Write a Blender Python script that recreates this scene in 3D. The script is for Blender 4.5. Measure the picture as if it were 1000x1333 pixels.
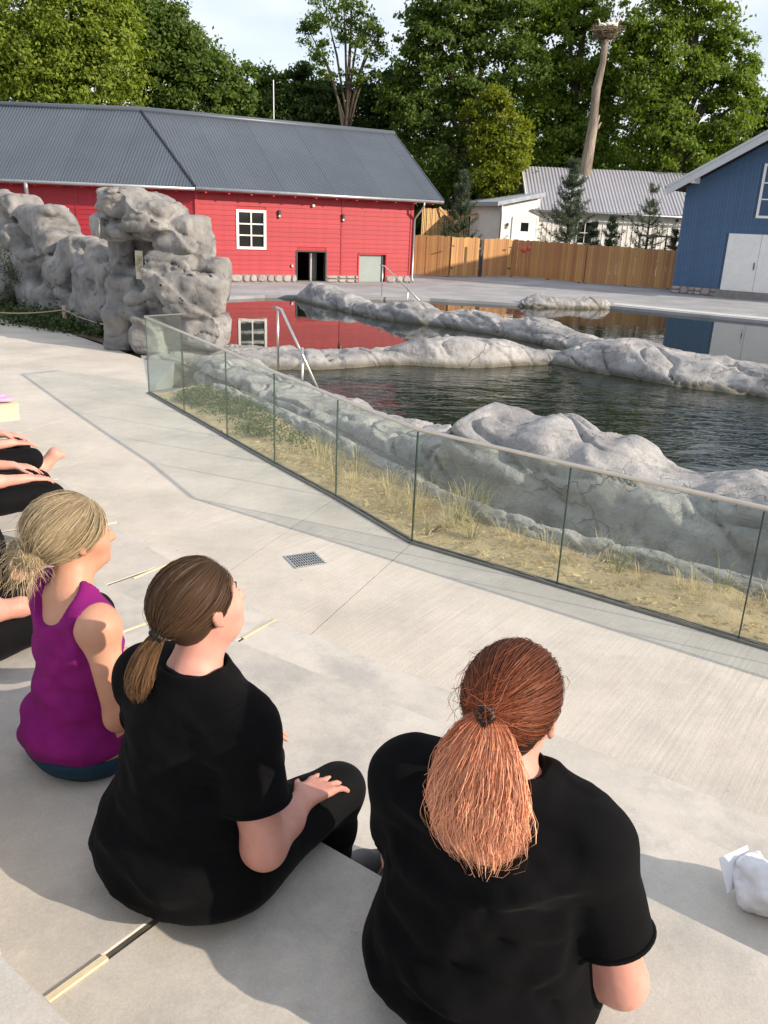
import bpy, math, random
import numpy as np
from mathutils import Vector, Matrix, geometry

for o in list(bpy.data.objects): bpy.data.objects.remove(o)
SC = bpy.context.scene
COL = SC.collection
random.seed(7)
RNG = np.random.default_rng(11)
R = math.radians

# ---------------------------------------------------------------- camera
FPX, CAMH, PITCH, ROLL = 1080.0, 2.6, R(19.4), R(-2.4)
fwd = np.array([0, math.cos(PITCH), -math.sin(PITCH)])
_r0 = np.array([1., 0, 0]); _u0 = np.cross(_r0, fwd)
cright = _r0*math.cos(ROLL) - _u0*math.sin(ROLL)
cup = _u0*math.cos(ROLL) + _r0*math.sin(ROLL)
cd = bpy.data.cameras.new('camera'); cam = bpy.data.objects.new('camera', cd); COL.objects.link(cam)
cd.sensor_fit = 'VERTICAL'; cd.sensor_height = 24; cd.lens = 24*FPX/1333.0
cd.clip_start = 0.05; cd.clip_end = 3000
m = Matrix((tuple(cright), tuple(cup), tuple(-fwd))).transposed().to_4x4()
m.translation = Vector((0, 0, CAMH)); cam.matrix_world = m
SC.camera = cam

# survey helpers: where a line of sight of the photograph meets a level or a wall of the place
def ray(x, y): return fwd*FPX + cright*(x-500) - cup*(y-666.5)
def at(x, y, z=0.0):
    d = ray(x, y); return np.array([0, 0, CAMH]) + d*((z-CAMH)/d[2])
def aty(x, y, Y):
    d = ray(x, y); return np.array([0, 0, CAMH]) + d*(Y/d[1])
def on_wall(x, y, p0, n):
    d = ray(x, y); return np.array([0, 0, CAMH]) + d*((p0[0]*n[0]+p0[1]*n[1])/(d[0]*n[0]+d[1]*n[1]))
def topix(p):
    v = np.asarray(p, float)-[0, 0, CAMH]; w = v@fwd
    return 500+FPX*(v@cright)/w, 666.5-FPX*(v@cup)/w

# ---------------------------------------------------------------- light
SUN_EL, TO_SUN = R(23.5), np.array([2.04, -0.91])
W = bpy.data.worlds.new('World'); SC.world = W; W.use_nodes = True
nt = W.node_tree; nt.nodes.clear()
def N(t, typ, **kw):
    n = t.nodes.new(typ)
    for k, v in kw.items(): setattr(n, k, v)
    return n
sky = N(nt, 'ShaderNodeTexSky', sky_type='NISHITA'); sky.sun_disc = False
sky.sun_elevation = SUN_EL; sky.sun_rotation = math.atan2(TO_SUN[0], TO_SUN[1])
sky.air_density = 1.0; sky.dust_density = 1.6; sky.ozone_density = 1.0
tc = N(nt, 'ShaderNodeTexCoord'); mp = N(nt, 'ShaderNodeMapping'); mp.inputs['Scale'].default_value = (1.0, 1.0, 2.6)
nz = N(nt, 'ShaderNodeTexNoise'); nz.inputs['Scale'].default_value = 2.3; nz.inputs['Detail'].default_value = 7; nz.inputs['Roughness'].default_value = .55
rp = N(nt, 'ShaderNodeValToRGB'); rp.color_ramp.elements[0].position = .28; rp.color_ramp.elements[1].position = .60
mx = N(nt, 'ShaderNodeMix', data_type='RGBA'); bg = N(nt, 'ShaderNodeBackground'); wo = N(nt, 'ShaderNodeOutputWorld')
mx.inputs['B'].default_value = (4.9, 5.1, 5.5, 1)
L = nt.links.new
L(tc.outputs['Generated'], mp.inputs['Vector']); L(mp.outputs['Vector'], nz.inputs['Vector']); L(nz.outputs['Fac'], rp.inputs['Fac'])
L(rp.outputs['Color'], mx.inputs['Factor']); L(sky.outputs['Color'], mx.inputs['A']); L(mx.outputs['Result'], bg.inputs['Color']); L(bg.outputs['Background'], wo.inputs['Surface'])
bg.inputs['Strength'].default_value = 0.148
sl = bpy.data.lights.new('sun', 'SUN'); sl.energy = 4.25; sl.angle = R(0.6); sl.color = (1.0, .86, .70)
so = bpy.data.objects.new('sun', sl); COL.objects.link(so)
tz = np.array([TO_SUN[0], TO_SUN[1], np.linalg.norm(TO_SUN)*math.tan(SUN_EL)])
so.rotation_euler = Vector(tuple(tz)).to_track_quat('Z', 'Y').to_euler(); so.location = (30, -13, 20)
SC.view_settings.view_transform = 'Standard'; SC.view_settings.look = 'None'
SC.view_settings.exposure = 0.5; SC.view_settings.gamma = 1.0
SC.render.resolution_x, SC.render.resolution_y = 768, 1024

# ---------------------------------------------------------------- materials
MATS = {}
def mat(name, col, rough=.8, var=.15, scale=4., bump=0., bscale=30., col2=None, metal=0., stretch=(1, 1, 1), spec=.5, detail=6, coords='Object', lo=.35, hi=.65, extra=None, bdist=.02):
    if name in MATS: return MATS[name]
    mt = bpy.data.materials.new(name); mt.use_nodes = True; t = mt.node_tree; b = t.nodes['Principled BSDF']
    b.inputs['Roughness'].default_value = rough; b.inputs['Metallic'].default_value = metal; b.inputs['Specular IOR Level'].default_value = spec
    c = N(t, 'ShaderNodeTexCoord'); mp = N(t, 'ShaderNodeMapping'); mp.inputs['Scale'].default_value = stretch
    t.links.new(c.outputs[coords], mp.inputs['Vector'])
    nz = N(t, 'ShaderNodeTexNoise'); nz.inputs['Scale'].default_value = scale; nz.inputs['Detail'].default_value = detail; nz.inputs['Roughness'].default_value = .6
    t.links.new(mp.outputs['Vector'], nz.inputs['Vector'])
    rp = N(t, 'ShaderNodeValToRGB'); e = rp.color_ramp.elements; e[0].position = lo; e[1].position = hi
    c2 = col2 if col2 else tuple(min(1, v*(1+var)) for v in col); c1 = col if col2 else tuple(v*(1-var) for v in col)
    e[0].color = (*c1, 1); e[1].color = (*c2, 1)
    t.links.new(nz.outputs['Fac'], rp.inputs['Fac']); t.links.new(rp.outputs['Color'], b.inputs['Base Color'])
    if bump:
        n2 = N(t, 'ShaderNodeTexNoise'); n2.inputs['Scale'].default_value = bscale; n2.inputs['Detail'].default_value = 8; n2.inputs['Roughness'].default_value = .65
        t.links.new(mp.outputs['Vector'], n2.inputs['Vector'])
        bp = N(t, 'ShaderNodeBump'); bp.inputs['Strength'].default_value = bump; bp.inputs['Distance'].default_value = bdist
        t.links.new(n2.outputs['Fac'], bp.inputs['Height']); t.links.new(bp.outputs['Normal'], b.inputs['Normal'])
    if extra: extra(t, b, rp, mp)
    MATS[name] = mt; return mt

def per_object(amount, hue=.0):
    """a little value change from piece to piece"""
    def f(t, b, rp, mp):
        oi = N(t, 'ShaderNodeObjectInfo'); h = N(t, 'ShaderNodeHueSaturation'); mr = N(t, 'ShaderNodeMapRange')
        mr.inputs['To Min'].default_value = 1-amount; mr.inputs['To Max'].default_value = 1+amount
        t.links.new(oi.outputs['Random'], mr.inputs['Value']); t.links.new(mr.outputs['Result'], h.inputs['Value'])
        if hue:
            m2 = N(t, 'ShaderNodeMapRange'); m2.inputs['To Min'].default_value = .5-hue; m2.inputs['To Max'].default_value = .5+hue
            t.links.new(oi.outputs['Random'], m2.inputs['Value']); t.links.new(m2.outputs['Result'], h.inputs['Hue'])
        t.links.new(rp.outputs['Color'], h.inputs['Color']); t.links.new(h.outputs['Color'], b.inputs['Base Color'])
    return f

def stains(colr, scale=1.3, lo=.55, hi=.72, amt=.6, fine=None):
    """irregular blotches on a slab"""
    def f(t, b, rp, mp):
        n = N(t, 'ShaderNodeTexNoise'); n.inputs['Scale'].default_value = scale; n.inputs['Detail'].default_value = 9; n.inputs['Roughness'].default_value = .68
        t.links.new(mp.outputs['Vector'], n.inputs['Vector'])
        r = N(t, 'ShaderNodeMapRange'); r.inputs['From Min'].default_value = lo; r.inputs['From Max'].default_value = hi; r.inputs['To Max'].default_value = amt
        t.links.new(n.outputs['Fac'], r.inputs['Value'])
        mx = N(t, 'ShaderNodeMix', data_type='RGBA'); mx.inputs['B'].default_value = (*colr, 1)
        t.links.new(r.outputs['Result'], mx.inputs['Factor']); t.links.new(rp.outputs['Color'], mx.inputs['A'])
        src = mx.outputs['Result']
        if fine:
            v = N(t, 'ShaderNodeTexVoronoi'); v.inputs['Scale'].default_value = fine; t.links.new(mp.outputs['Vector'], v.inputs['Vector'])
            n3 = N(t, 'ShaderNodeTexNoise'); n3.inputs['Scale'].default_value = 2.1; t.links.new(mp.outputs['Vector'], n3.inputs['Vector'])
            s = N(t, 'ShaderNodeMapRange'); s.inputs['From Min'].default_value = .03; s.inputs['From Max'].default_value = .09; s.inputs['To Min'].default_value = .55; s.inputs['To Max'].default_value = 0
            t.links.new(v.outputs['Distance'], s.inputs['Value'])
            g = N(t, 'ShaderNodeMath', operation='GREATER_THAN'); g.inputs[1].default_value = .60; t.links.new(n3.outputs['Fac'], g.inputs[0])
            mu = N(t, 'ShaderNodeMath', operation='MULTIPLY'); t.links.new(s.outputs['Result'], mu.inputs[0]); t.links.new(g.outputs[0], mu.inputs[1])
            m2 = N(t, 'ShaderNodeMix', data_type='RGBA'); m2.inputs['B'].default_value = (.16, .15, .14, 1)
            t.links.new(mu.outputs[0], m2.inputs['Factor']); t.links.new(src, m2.inputs['A']); src = m2.outputs['Result']
        t.links.new(src, b.inputs['Base Color'])
    return f

def leafmat(name, c1, c2, trans=.35):
    if name in MATS: return MATS[name]
    mt = bpy.data.materials.new(name); mt.use_nodes = True; t = mt.node_tree; t.nodes.clear()
    g = N(t, 'ShaderNodeNewGeometry'); rp = N(t, 'ShaderNodeValToRGB'); e = rp.color_ramp.elements; e[0].color = (*c1, 1); e[1].color = (*c2, 1)
    t.links.new(g.outputs['Random Per Island'], rp.inputs['Fac'])
    d = N(t, 'ShaderNodeBsdfPrincipled'); d.inputs['Roughness'].default_value = .55; d.inputs['Specular IOR Level'].default_value = .25
    tr = N(t, 'ShaderNodeBsdfTranslucent'); mx = N(t, 'ShaderNodeMixShader'); mx.inputs[0].default_value = trans
    hs = N(t, 'ShaderNodeHueSaturation'); hs.inputs['Value'].default_value = 1.25; hs.inputs['Saturation'].default_value = 1.15
    t.links.new(rp.outputs['Color'], d.inputs['Base Color']); t.links.new(rp.outputs['Color'], hs.inputs['Color']); t.links.new(hs.outputs['Color'], tr.inputs['Color'])
    t.links.new(d.outputs[0], mx.inputs[1]); t.links.new(tr.outputs[0], mx.inputs[2])
    o = N(t, 'ShaderNodeOutputMaterial'); t.links.new(mx.outputs[0], o.inputs['Surface']); MATS[name] = mt; return mt

# ---------------------------------------------------------------- mesh helpers
def mesh_np(name, V, Fc, smooth=False):
    V = np.ascontiguousarray(V, np.float32); Fc = np.ascontiguousarray(Fc, np.int32); k = Fc.shape[1]
    me = bpy.data.meshes.new(name)
    me.vertices.add(len(V)); me.vertices.foreach_set('co', V.ravel())
    me.loops.add(Fc.size); me.loops.foreach_set('vertex_index', Fc.ravel())
    me.polygons.add(len(Fc)); me.polygons.foreach_set('loop_start', np.arange(0, Fc.size, k, dtype=np.int32))
    try: me.polygons.foreach_set('loop_total', np.full(len(Fc), k, np.int32))
    except Exception: pass
    me.polygons.foreach_set('use_smooth', np.full(len(Fc), bool(smooth)))
    me.update(calc_edges=True); return me
def link(name, me, material=None, parent=None, loc=None):
    o = bpy.data.objects.new(name, me); COL.objects.link(o)
    if material is not None and me is not None and len(me.materials) == 0: me.materials.append(material)
    if parent is not None: o.parent = parent
    if loc is not None: o.location = tuple(loc)
    return o
def empty(name, loc=(0, 0, 0), rz=0.):
    o = bpy.data.objects.new(name, None); COL.objects.link(o); o.location = tuple(loc); o.rotation_euler = (0, 0, rz); o.empty_display_size = .2; return o
def tag(o, label=None, cat=None, group=None, kind=None):
    if label: o['label'] = label
    if cat: o['category'] = cat
    if group: o['group'] = group
    if kind: o['kind'] = kind
    return o
class MB:
    def __init__(s): s.v = []; s.f = []
    def box(s, c, d, M=None, bev=0.):
        """box by centre and size; M an optional 3x3 of axes"""
        c = np.asarray(c, float); h = np.asarray(d, float)/2; A = np.eye(3) if M is None else np.asarray(M, float)
        b = len(s.v)
        if bev <= 0:
            for z in (-1, 1):
                for x, y in ((-1, -1), (1, -1), (1, 1), (-1, 1)): s.v.append(c + A.T@(h*np.array([x, y, z])))
            s.f += [(b+3, b+2, b+1, b), (b+4, b+5, b+6, b+7)] + [(b+i, b+(i+1) % 4, b+4+(i+1) % 4, b+4+i) for i in range(4)]
        else:
            rings = []
            for z, ins in ((-h[2], bev), (-h[2]+bev, 0), (h[2]-bev, 0), (h[2], bev)):
                x, y = h[0]-ins, h[1]-ins; k = bev
                pts = [(-x+k, -y), (x-k, -y), (x, -y+k), (x, y-k), (x-k, y), (-x+k, y), (-x, y-k), (-x, -y+k)]
                rings.append([np.array([p, q, z]) for p, q in pts])
            for r in rings:
                for p in r: s.v.append(c + A.T@p)
            s.f.append(tuple(b+7-i for i in range(8))); s.f.append(tuple(b+24+i for i in range(8)))
            for r in range(3):
                for i in range(8): s.f.append((b+r*8+i, b+r*8+(i+1) % 8, b+(r+1)*8+(i+1) % 8, b+(r+1)*8+i))
        return s
    def tube(s, P, rad, n=8, cap=True):
        P = [np.asarray(p, float) for p in P]; rad = [rad]*len(P) if np.isscalar(rad) else rad; b = len(s.v); u = None
        for i, p in enumerate(P):
            t = P[min(i+1, len(P)-1)]-P[max(i-1, 0)]; t = t/(np.linalg.norm(t)+1e-9)
            if u is None:
                u = np.cross(t, [0, 0, 1.]) if abs(t[2]) < .9 else np.cross(t, [1., 0, 0])
            u = u-t*(u@t); u /= np.linalg.norm(u)+1e-9; w = np.cross(t, u)
            for k in range(n):
                a = 2*math.pi*k/n; s.v.append(p+(u*math.cos(a)+w*math.sin(a))*rad[i])
        for i in range(len(P)-1):
            for k in range(n):
                a, c = b+i*n+k, b+i*n+(k+1) % n; s.f.append((a, c, c+n, a+n))
        if cap: s.f.append(tuple(b+n-1-k for k in range(n))); s.f.append(tuple(b+(len(P)-1)*n+k for k in range(n)))
        return s
    def prism(s, poly, z0, z1):
        """vertical prism over a plan polygon (counter-clockwise)"""
        b = len(s.v); n = len(poly)
        for z in (z0, z1):
            for p in poly: s.v.append(np.array([p[0], p[1], z]))
        s.f.append(tuple(b+n-1-i for i in range(n))); s.f.append(tuple(b+n+i for i in range(n)))
        for i in range(n): s.f.append((b+i, b+(i+1) % n, b+n+(i+1) % n, b+n+i))
        return s
    def quad(s, *pts):
        b = len(s.v); s.v += [np.asarray(p, float) for p in pts]; s.f.append(tuple(range(b, b+len(pts)))); return s
    def mesh(s, name, smooth=False):
        me = bpy.data.meshes.new(name); me.from_pydata([tuple(map(float, p)) for p in s.v], [], s.f)
        if smooth: me.polygons.foreach_set('use_smooth', [True]*len(me.polygons))
        me.update(); return me
    def build(s, name, material, parent=None, smooth=False, loc=None):
        if loc is not None: s.v = [np.asarray(p)-np.asarray(loc) for p in s.v]
        return link(name, s.mesh(name, smooth), material, parent, loc)
def recenter(o):
    """move a top-level mesh's origin to its base"""
    me = o.data; n = len(me.vertices); c = np.empty(n*3, np.float32); me.vertices.foreach_get('co', c); c = c.reshape(-1, 3)
    b = np.array([(c[:, 0].min()+c[:, 0].max())/2, (c[:, 1].min()+c[:, 1].max())/2, c[:, 2].min()], np.float32)
    me.vertices.foreach_set('co', (c-b).ravel()); me.update(); o.location = tuple(float(x) for x in b); return o
def ccw(poly):
    a = sum(poly[i][0]*poly[(i+1) % len(poly)][1]-poly[(i+1) % len(poly)][0]*poly[i][1] for i in range(len(poly)))
    return poly if a > 0 else poly[::-1]
def flat(name, outer, z, material, holes=(), depth=0., kind='structure'):
    """level sheet with holes; the rim of the holes (or everything) turned down by depth"""
    loops = [[Vector((p[0], p[1], 0)) for p in l] for l in [outer]+list(holes)]
    tris = geometry.tessellate_polygon(loops); vs = [v for l in loops for v in l]
    V = [(v.x, v.y, z) for v in vs]; Fc = []
    for t in tris:
        a, b, c = (vs[i] for i in t); cr = (b.x-a.x)*(c.y-a.y)-(b.y-a.y)*(c.x-a.x)
        Fc.append(tuple(t) if cr > 0 else (t[0], t[2], t[1]))
    if depth:
        n0 = len(V); V += [(v.x, v.y, z-depth) for v in vs]; k = 0
        for l in loops:
            n = len(l)
            for i in range(n): a, b = k+i, k+(i+1) % n; Fc.append((a, b, n0+b, n0+a))
            k += n
    me = bpy.data.meshes.new(name); me.from_pydata(V, [], Fc); me.update()
    o = link(name, me, material); o['kind'] = kind; return o

# ---------------------------------------------------------------- noise, distance volumes
def _h(ix, iy, iz, s):
    n = (ix.astype(np.uint32)*np.uint32(374761393)+iy.astype(np.uint32)*np.uint32(668265263)+iz.astype(np.uint32)*np.uint32(2147483647)+np.uint32(s)*np.uint32(974634521))
    n = (n ^ (n >> np.uint32(13)))*np.uint32(1274126177); n = n ^ (n >> np.uint32(16)); n = n*np.uint32(2246822519); n = n ^ (n >> np.uint32(15))
    return (n & np.uint32(0xffff)).astype(np.float32)/65535.
def vnoise(x, y, z, s=0):
    x, y, z = np.broadcast_arrays(x, y, z); x = x+1000.; y = y+1000.; z = z+1000.
    i, j, k = np.floor(x).astype(np.int64), np.floor(y).astype(np.int64), np.floor(z).astype(np.int64)
    u, v, w = (x-i).astype(np.float32), (y-j).astype(np.float32), (z-k).astype(np.float32)
    u, v, w = u*u*(3-2*u), v*v*(3-2*v), w*w*(3-2*w); r = 0
    for a in (0, 1):
        for b in (0, 1):
            for c in (0, 1): r = r + _h(i+a, j+b, k+c, s)*(u if a else 1-u)*(v if b else 1-v)*(w if c else 1-w)
    return r*2-1
def fbm(x, y, z, o=4, s=0, g=.5, ridge=False):
    r, a, f = 0, 1., 1.
    for q in range(o):
        n = vnoise(x*f, y*f, z*f, s+q*17); r = r + a*((1-2*np.abs(n)) if ridge else n); a *= g; f *= 2.03
    return r
class Vol:
    def __init__(s, lo, hi, res):
        s.lo = np.asarray(lo, float); s.res = res; s.n = np.ceil((np.asarray(hi)-s.lo)/res).astype(int)+1
        s.D = np.full(tuple(s.n), 1., np.float32); s.ax = [s.lo[k]+res*np.arange(s.n[k]) for k in range(3)]
    def sub(s, lo, hi):
        a = np.clip(np.floor((np.asarray(lo)-s.lo)/s.res).astype(int), 0, s.n-1); b = np.clip(np.ceil((np.asarray(hi)-s.lo)/s.res).astype(int)+1, 1, s.n)
        sl = tuple(slice(int(a[k]), int(b[k])) for k in range(3))
        X = s.ax[0][sl[0]].astype(np.float32)[:, None, None]; Y = s.ax[1][sl[1]].astype(np.float32)[None, :, None]; Z = s.ax[2][sl[2]].astype(np.float32)[None, None, :]
        return sl, X, Y, Z
    def add(s, prim, k=.02, grow=0.):
        fn, lo, hi = prim; mg = k*1.2+grow+3*s.res
        sl, X, Y, Z = s.sub(np.asarray(lo)-mg, np.asarray(hi)+mg)
        if 0 in [q.stop-q.start for q in sl] or any(q.stop <= q.start for q in sl): return
        d = fn(X, Y, Z)-grow; D = s.D[sl]; h = np.clip(.5+.5*(D-d)/k, 0, 1); s.D[sl] = D*(1-h)+d*h-k*h*(1-h)
    def cut(s, prim, k=.01):
        fn, lo, hi = prim; sl, X, Y, Z = s.sub(lo, hi)
        d = -fn(X, Y, Z); D = s.D[sl]; h = np.clip(.5-.5*(D-d)/k, 0, 1); s.D[sl] = D*(1-h)+d*h+k*h*(1-h)
    def field(s, fn, band=.12):
        """add a displacement only near the surface"""
        idx = np.nonzero(np.abs(s.D) < band)
        if len(idx[0]): s.D[idx] += fn(*(s.ax[k][idx[k]] for k in range(3))).astype(np.float32)
    def mesh(s, name, smooth=True, relax=1):
        D = s.D; I = D < 0; nx, ny, nz = D.shape
        mixed = np.zeros((nx-1, ny-1, nz-1), bool); base = I[:-1, :-1, :-1]
        for a in (0, 1):
            for b in (0, 1):
                for c in (0, 1): mixed |= I[a:nx-1+a, b:ny-1+b, c:nz-1+c] != base
        ci = np.nonzero(mixed); nv = len(ci[0]); vid = np.full(mixed.shape, -1, np.int32); vid[ci] = np.arange(nv)
        P = np.zeros((nv, 3)); C = np.zeros(nv); off = [(a, b, c) for a in (0, 1) for b in (0, 1) for c in (0, 1)]
        for q, o1 in enumerate(off):
            for ax in range(3):
                if o1[ax]: continue
                o2 = list(o1); o2[ax] = 1
                d1 = D[ci[0]+o1[0], ci[1]+o1[1], ci[2]+o1[2]]; d2 = D[ci[0]+o2[0], ci[1]+o2[1], ci[2]+o2[2]]
                w = (d1 < 0) != (d2 < 0); t = d1/np.where(d1 == d2, 1, d1-d2)
                for k in range(3): P[:, k] += np.where(w, o1[k]+(t if k == ax else 0), 0)
                C += w
        P = (P/np.maximum(C, 1)[:, None]+np.stack(ci, 1))*s.res+s.lo
        Q = []
        for ax in range(3):
            a = [slice(None)]*3; b = [slice(None)]*3; a[ax] = slice(0, -1); b[ax] = slice(1, None)
            ch = I[tuple(a)] != I[tuple(b)]; e = np.nonzero(ch); o1, o2 = (ax+1) % 3, (ax+2) % 3
            ok = (e[o1] > 0) & (e[o2] > 0) & (e[o1] < D.shape[o1]-1) & (e[o2] < D.shape[o2]-1); e = [x[ok] for x in e]
            def vv(d1, d2):
                g = [x.copy() for x in e]; g[o1] = g[o1]-d1; g[o2] = g[o2]-d2; return vid[g[0], g[1], g[2]]
            q = np.stack([vv(1, 1), vv(0, 1), vv(0, 0), vv(1, 0)], 1); inside = I[e[0], e[1], e[2]]
            q[~inside] = q[~inside][:, ::-1]; Q.append(q)
        Q = np.concatenate(Q); Q = Q[(Q >= 0).all(1)]
        for _ in range(relax):
            S = np.zeros_like(P); K = np.zeros(len(P))
            for i in range(4):
                j = (i+1) % 4; np.add.at(S, Q[:, i], P[Q[:, j]]); np.add.at(S, Q[:, j], P[Q[:, i]]); np.add.at(K, Q[:, i], 1); np.add.at(K, Q[:, j], 1)
            P = P*.5+.5*S/np.maximum(K, 1)[:, None]
        return mesh_np(name, P, Q, smooth)
def rcone(a, b, ra, rb=None, fl=None):
    """tapered limb; fl=(axis unit, factor) flattens it"""
    a = np.asarray(a, np.float32); b = np.asarray(b, np.float32); rb = ra if rb is None else rb; ba = b-a; L2 = float(ba@ba)+1e-9
    def fn(X, Y, Z):
        px, py, pz = X-a[0], Y-a[1], Z-a[2]; t = np.clip((px*ba[0]+py*ba[1]+pz*ba[2])/L2, 0, 1)
        qx, qy, qz = px-t*ba[0], py-t*ba[1], pz-t*ba[2]
        if fl is not None:
            n, f = fl; q = qx*n[0]+qy*n[1]+qz*n[2]; e = (1/f-1)*q; qx, qy, qz = qx+e*n[0], qy+e*n[1], qz+e*n[2]
            return (np.sqrt(qx*qx+qy*qy+qz*qz)-(ra+(rb-ra)*t))*max(f, .5)
        return np.sqrt(qx*qx+qy*qy+qz*qz)-(ra+(rb-ra)*t)
    mr = max(ra, rb)
    return fn, np.minimum(a, b)-mr, np.maximum(a, b)+mr
def ell(c, r, M=None):
    c = np.asarray(c, np.float32); r = np.asarray(r, np.float32); A = np.eye(3, dtype=np.float32) if M is None else np.asarray(M, np.float32)
    def fn(X, Y, Z):
        x, y, z = X-c[0], Y-c[1], Z-c[2]; l = [A[i, 0]*x+A[i, 1]*y+A[i, 2]*z for i in range(3)]
        k0 = np.sqrt((l[0]/r[0])**2+(l[1]/r[1])**2+(l[2]/r[2])**2); k1 = np.sqrt((l[0]/r[0]**2)**2+(l[1]/r[1]**2)**2+(l[2]/r[2]**2)**2)
        return k0*(k0-1)/np.maximum(k1, 1e-4)
    h = r.max() if M is not None else r
    return fn, c-h, c+h
def half(p, n):
    """half space on the side n points to (negative there)"""
    p = np.asarray(p, float); n = np.asarray(n, float); n = n/np.linalg.norm(n)
    return (lambda X, Y, Z: -((X-p[0])*n[0]+(Y-p[1])*n[1]+(Z-p[2])*n[2])), np.full(3, -1e3), np.full(3, 1e3)
# ================================================================ SETTING
def grain(base, amt=.10, sc=190.):
    def f(t, b, rp, mp):
        base(t, b, rp, mp); lk = b.inputs['Base Color'].links[0].from_socket
        n = N(t, 'ShaderNodeTexNoise'); n.inputs['Scale'].default_value = sc; n.inputs['Detail'].default_value = 3; t.links.new(mp.outputs['Vector'], n.inputs['Vector'])
        n2 = N(t, 'ShaderNodeTexNoise'); n2.inputs['Scale'].default_value = 9.; n2.inputs['Detail'].default_value = 10; n2.inputs['Roughness'].default_value = .75; t.links.new(mp.outputs['Vector'], n2.inputs['Vector'])
        ad = N(t, 'ShaderNodeMath', operation='ADD'); t.links.new(n.outputs['Fac'], ad.inputs[0]); t.links.new(n2.outputs['Fac'], ad.inputs[1])
        s1 = N(t, 'ShaderNodeMapRange'); s1.inputs['From Min'].default_value = .65; s1.inputs['From Max'].default_value = 1.35; s1.inputs['To Min'].default_value = 1-amt; s1.inputs['To Max'].default_value = 1+amt; t.links.new(ad.outputs[0], s1.inputs['Value'])
        h = N(t, 'ShaderNodeHueSaturation'); t.links.new(s1.outputs['Result'], h.inputs['Value']); t.links.new(lk, h.inputs['Color']); t.links.new(h.outputs['Color'], b.inputs['Base Color'])
    return f
def brushed(base):
    def f(t, b, rp, mp):
        base(t, b, rp, mp); lk = b.inputs['Base Color'].links[0].from_socket
        mr_ = N(t, 'ShaderNodeMapping'); mr_.vector_type = 'TEXTURE'; mr_.inputs['Rotation'].default_value = (0, 0, R(54.8)); mr_.inputs['Scale'].default_value = (.9, .022, 1); t.links.new(mp.outputs['Vector'], mr_.inputs['Vector'])
        n = N(t, 'ShaderNodeTexNoise'); n.inputs['Scale'].default_value = 1.0; n.inputs['Detail'].default_value = 4; t.links.new(mr_.outputs['Vector'], n.inputs['Vector'])
        g = N(t, 'ShaderNodeTexNoise'); g.inputs['Scale'].default_value = .55; g.inputs['Detail'].default_value = 3; t.links.new(mp.outputs['Vector'], g.inputs['Vector'])
        k = N(t, 'ShaderNodeMapRange'); k.inputs['From Min'].default_value = .42; k.inputs['From Max'].default_value = .62; t.links.new(g.outputs['Fac'], k.inputs['Value'])
        s1 = N(t, 'ShaderNodeMapRange'); s1.inputs['From Min'].default_value = .3; s1.inputs['From Max'].default_value = .7; s1.inputs['To Min'].default_value = .86; s1.inputs['To Max'].default_value = 1.06; t.links.new(n.outputs['Fac'], s1.inputs['Value'])
        mx = N(t, 'ShaderNodeMix', data_type='FLOAT'); mx.inputs['A'].default_value = 1.0; t.links.new(k.outputs['Result'], mx.inputs['Factor']); t.links.new(s1.outputs['Result'], mx.inputs['B'])
        h = N(t, 'ShaderNodeHueSaturation'); t.links.new(mx.outputs['Result'], h.inputs['Value']); t.links.new(lk, h.inputs['Color']); t.links.new(h.outputs['Color'], b.inputs['Base Color'])
        b2 = N(t, 'ShaderNodeBump'); b2.inputs['Strength'].default_value = .35; b2.inputs['Distance'].default_value = .006; t.links.new(n.outputs['Fac'], b2.inputs['Height'])
        t.links.new(b.inputs['Normal'].links[0].from_socket, b2.inputs['Normal']); t.links.new(b2.outputs['Normal'], b.inputs['Normal'])
    return f
M_PLAZA = mat('plaza_concrete', (.50, .455, .395), .85, .10, 1.1, .35, 55, col2=(.60, .55, .485), extra=brushed(grain(stains((.37, .35, .315), .9, .48, .68, .6, fine=6.))), bdist=.006)
M_SLAB = mat('terrace_concrete', (.46, .43, .38), .8, .1, 1.6, .25, 60, col2=(.56, .525, .47), extra=grain(stains((.35, .34, .32), 2.6, .48, .66, .75, fine=5.), .13), bdist=.005)
M_DECK = mat('deck_concrete', (.27, .272, .285), .85, .1, .5, .3, 12, col2=(.38, .38, .385), extra=stains((.19, .195, .21), .7, .5, .68, .7), bdist=.02)
M_DIRT = mat('earth', (.10, .085, .055), .95, .3, .3, .4, 6, col2=(.06, .085, .03))
M_SAND = mat('sand', (.40, .30, .175), .95, .12, 3., .5, 40, col2=(.50, .385, .235), extra=stains((.28, .205, .115), 5., .52, .7, .6), bdist=.02)
M_WOOD = mat('fresh_timber', (.62, .53, .36), .75, .1, 6., .2, 40, stretch=(1, 1, 8))
M_STEEL = mat('steel', (.62, .60, .57), .32, .06, 8., metal=1.)
M_DARK = mat('dark_iron', (.035, .035, .035), .6, .2, 10.)
G = [np.array(p, float) for p in ((-3.6, 12.3), (-2.78, 11.09), (-1.96, 9.88), (-1.23, 8.8), (-.48, 7.74), (.25, 6.61), (1.35, 5.84), (2.44, 5.06), (3.53, 4.29), (4.62, 3.52))]
GH = [1.13, 1.10, 1.07, 1.03, 1.0, 1.0, .97, .955, .94, .93]
NL, NR = np.array([.835, .55]), np.array([.577, .817])
basin = [tuple(p) for p in G] + [(9, 1), (17, 6), (17, 24), (12.2, 27.5), (10.8, 28.6), (7.5, 31.0), (4.8, 30.1), (1.34, 30.7), (-2, 30.0), (-4.4, 29.3), (-5.4, 28.2), (-6.6, 25), (-5.8, 20.5), (-4.3, 18.2), (-3.9, 14.8)]
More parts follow.
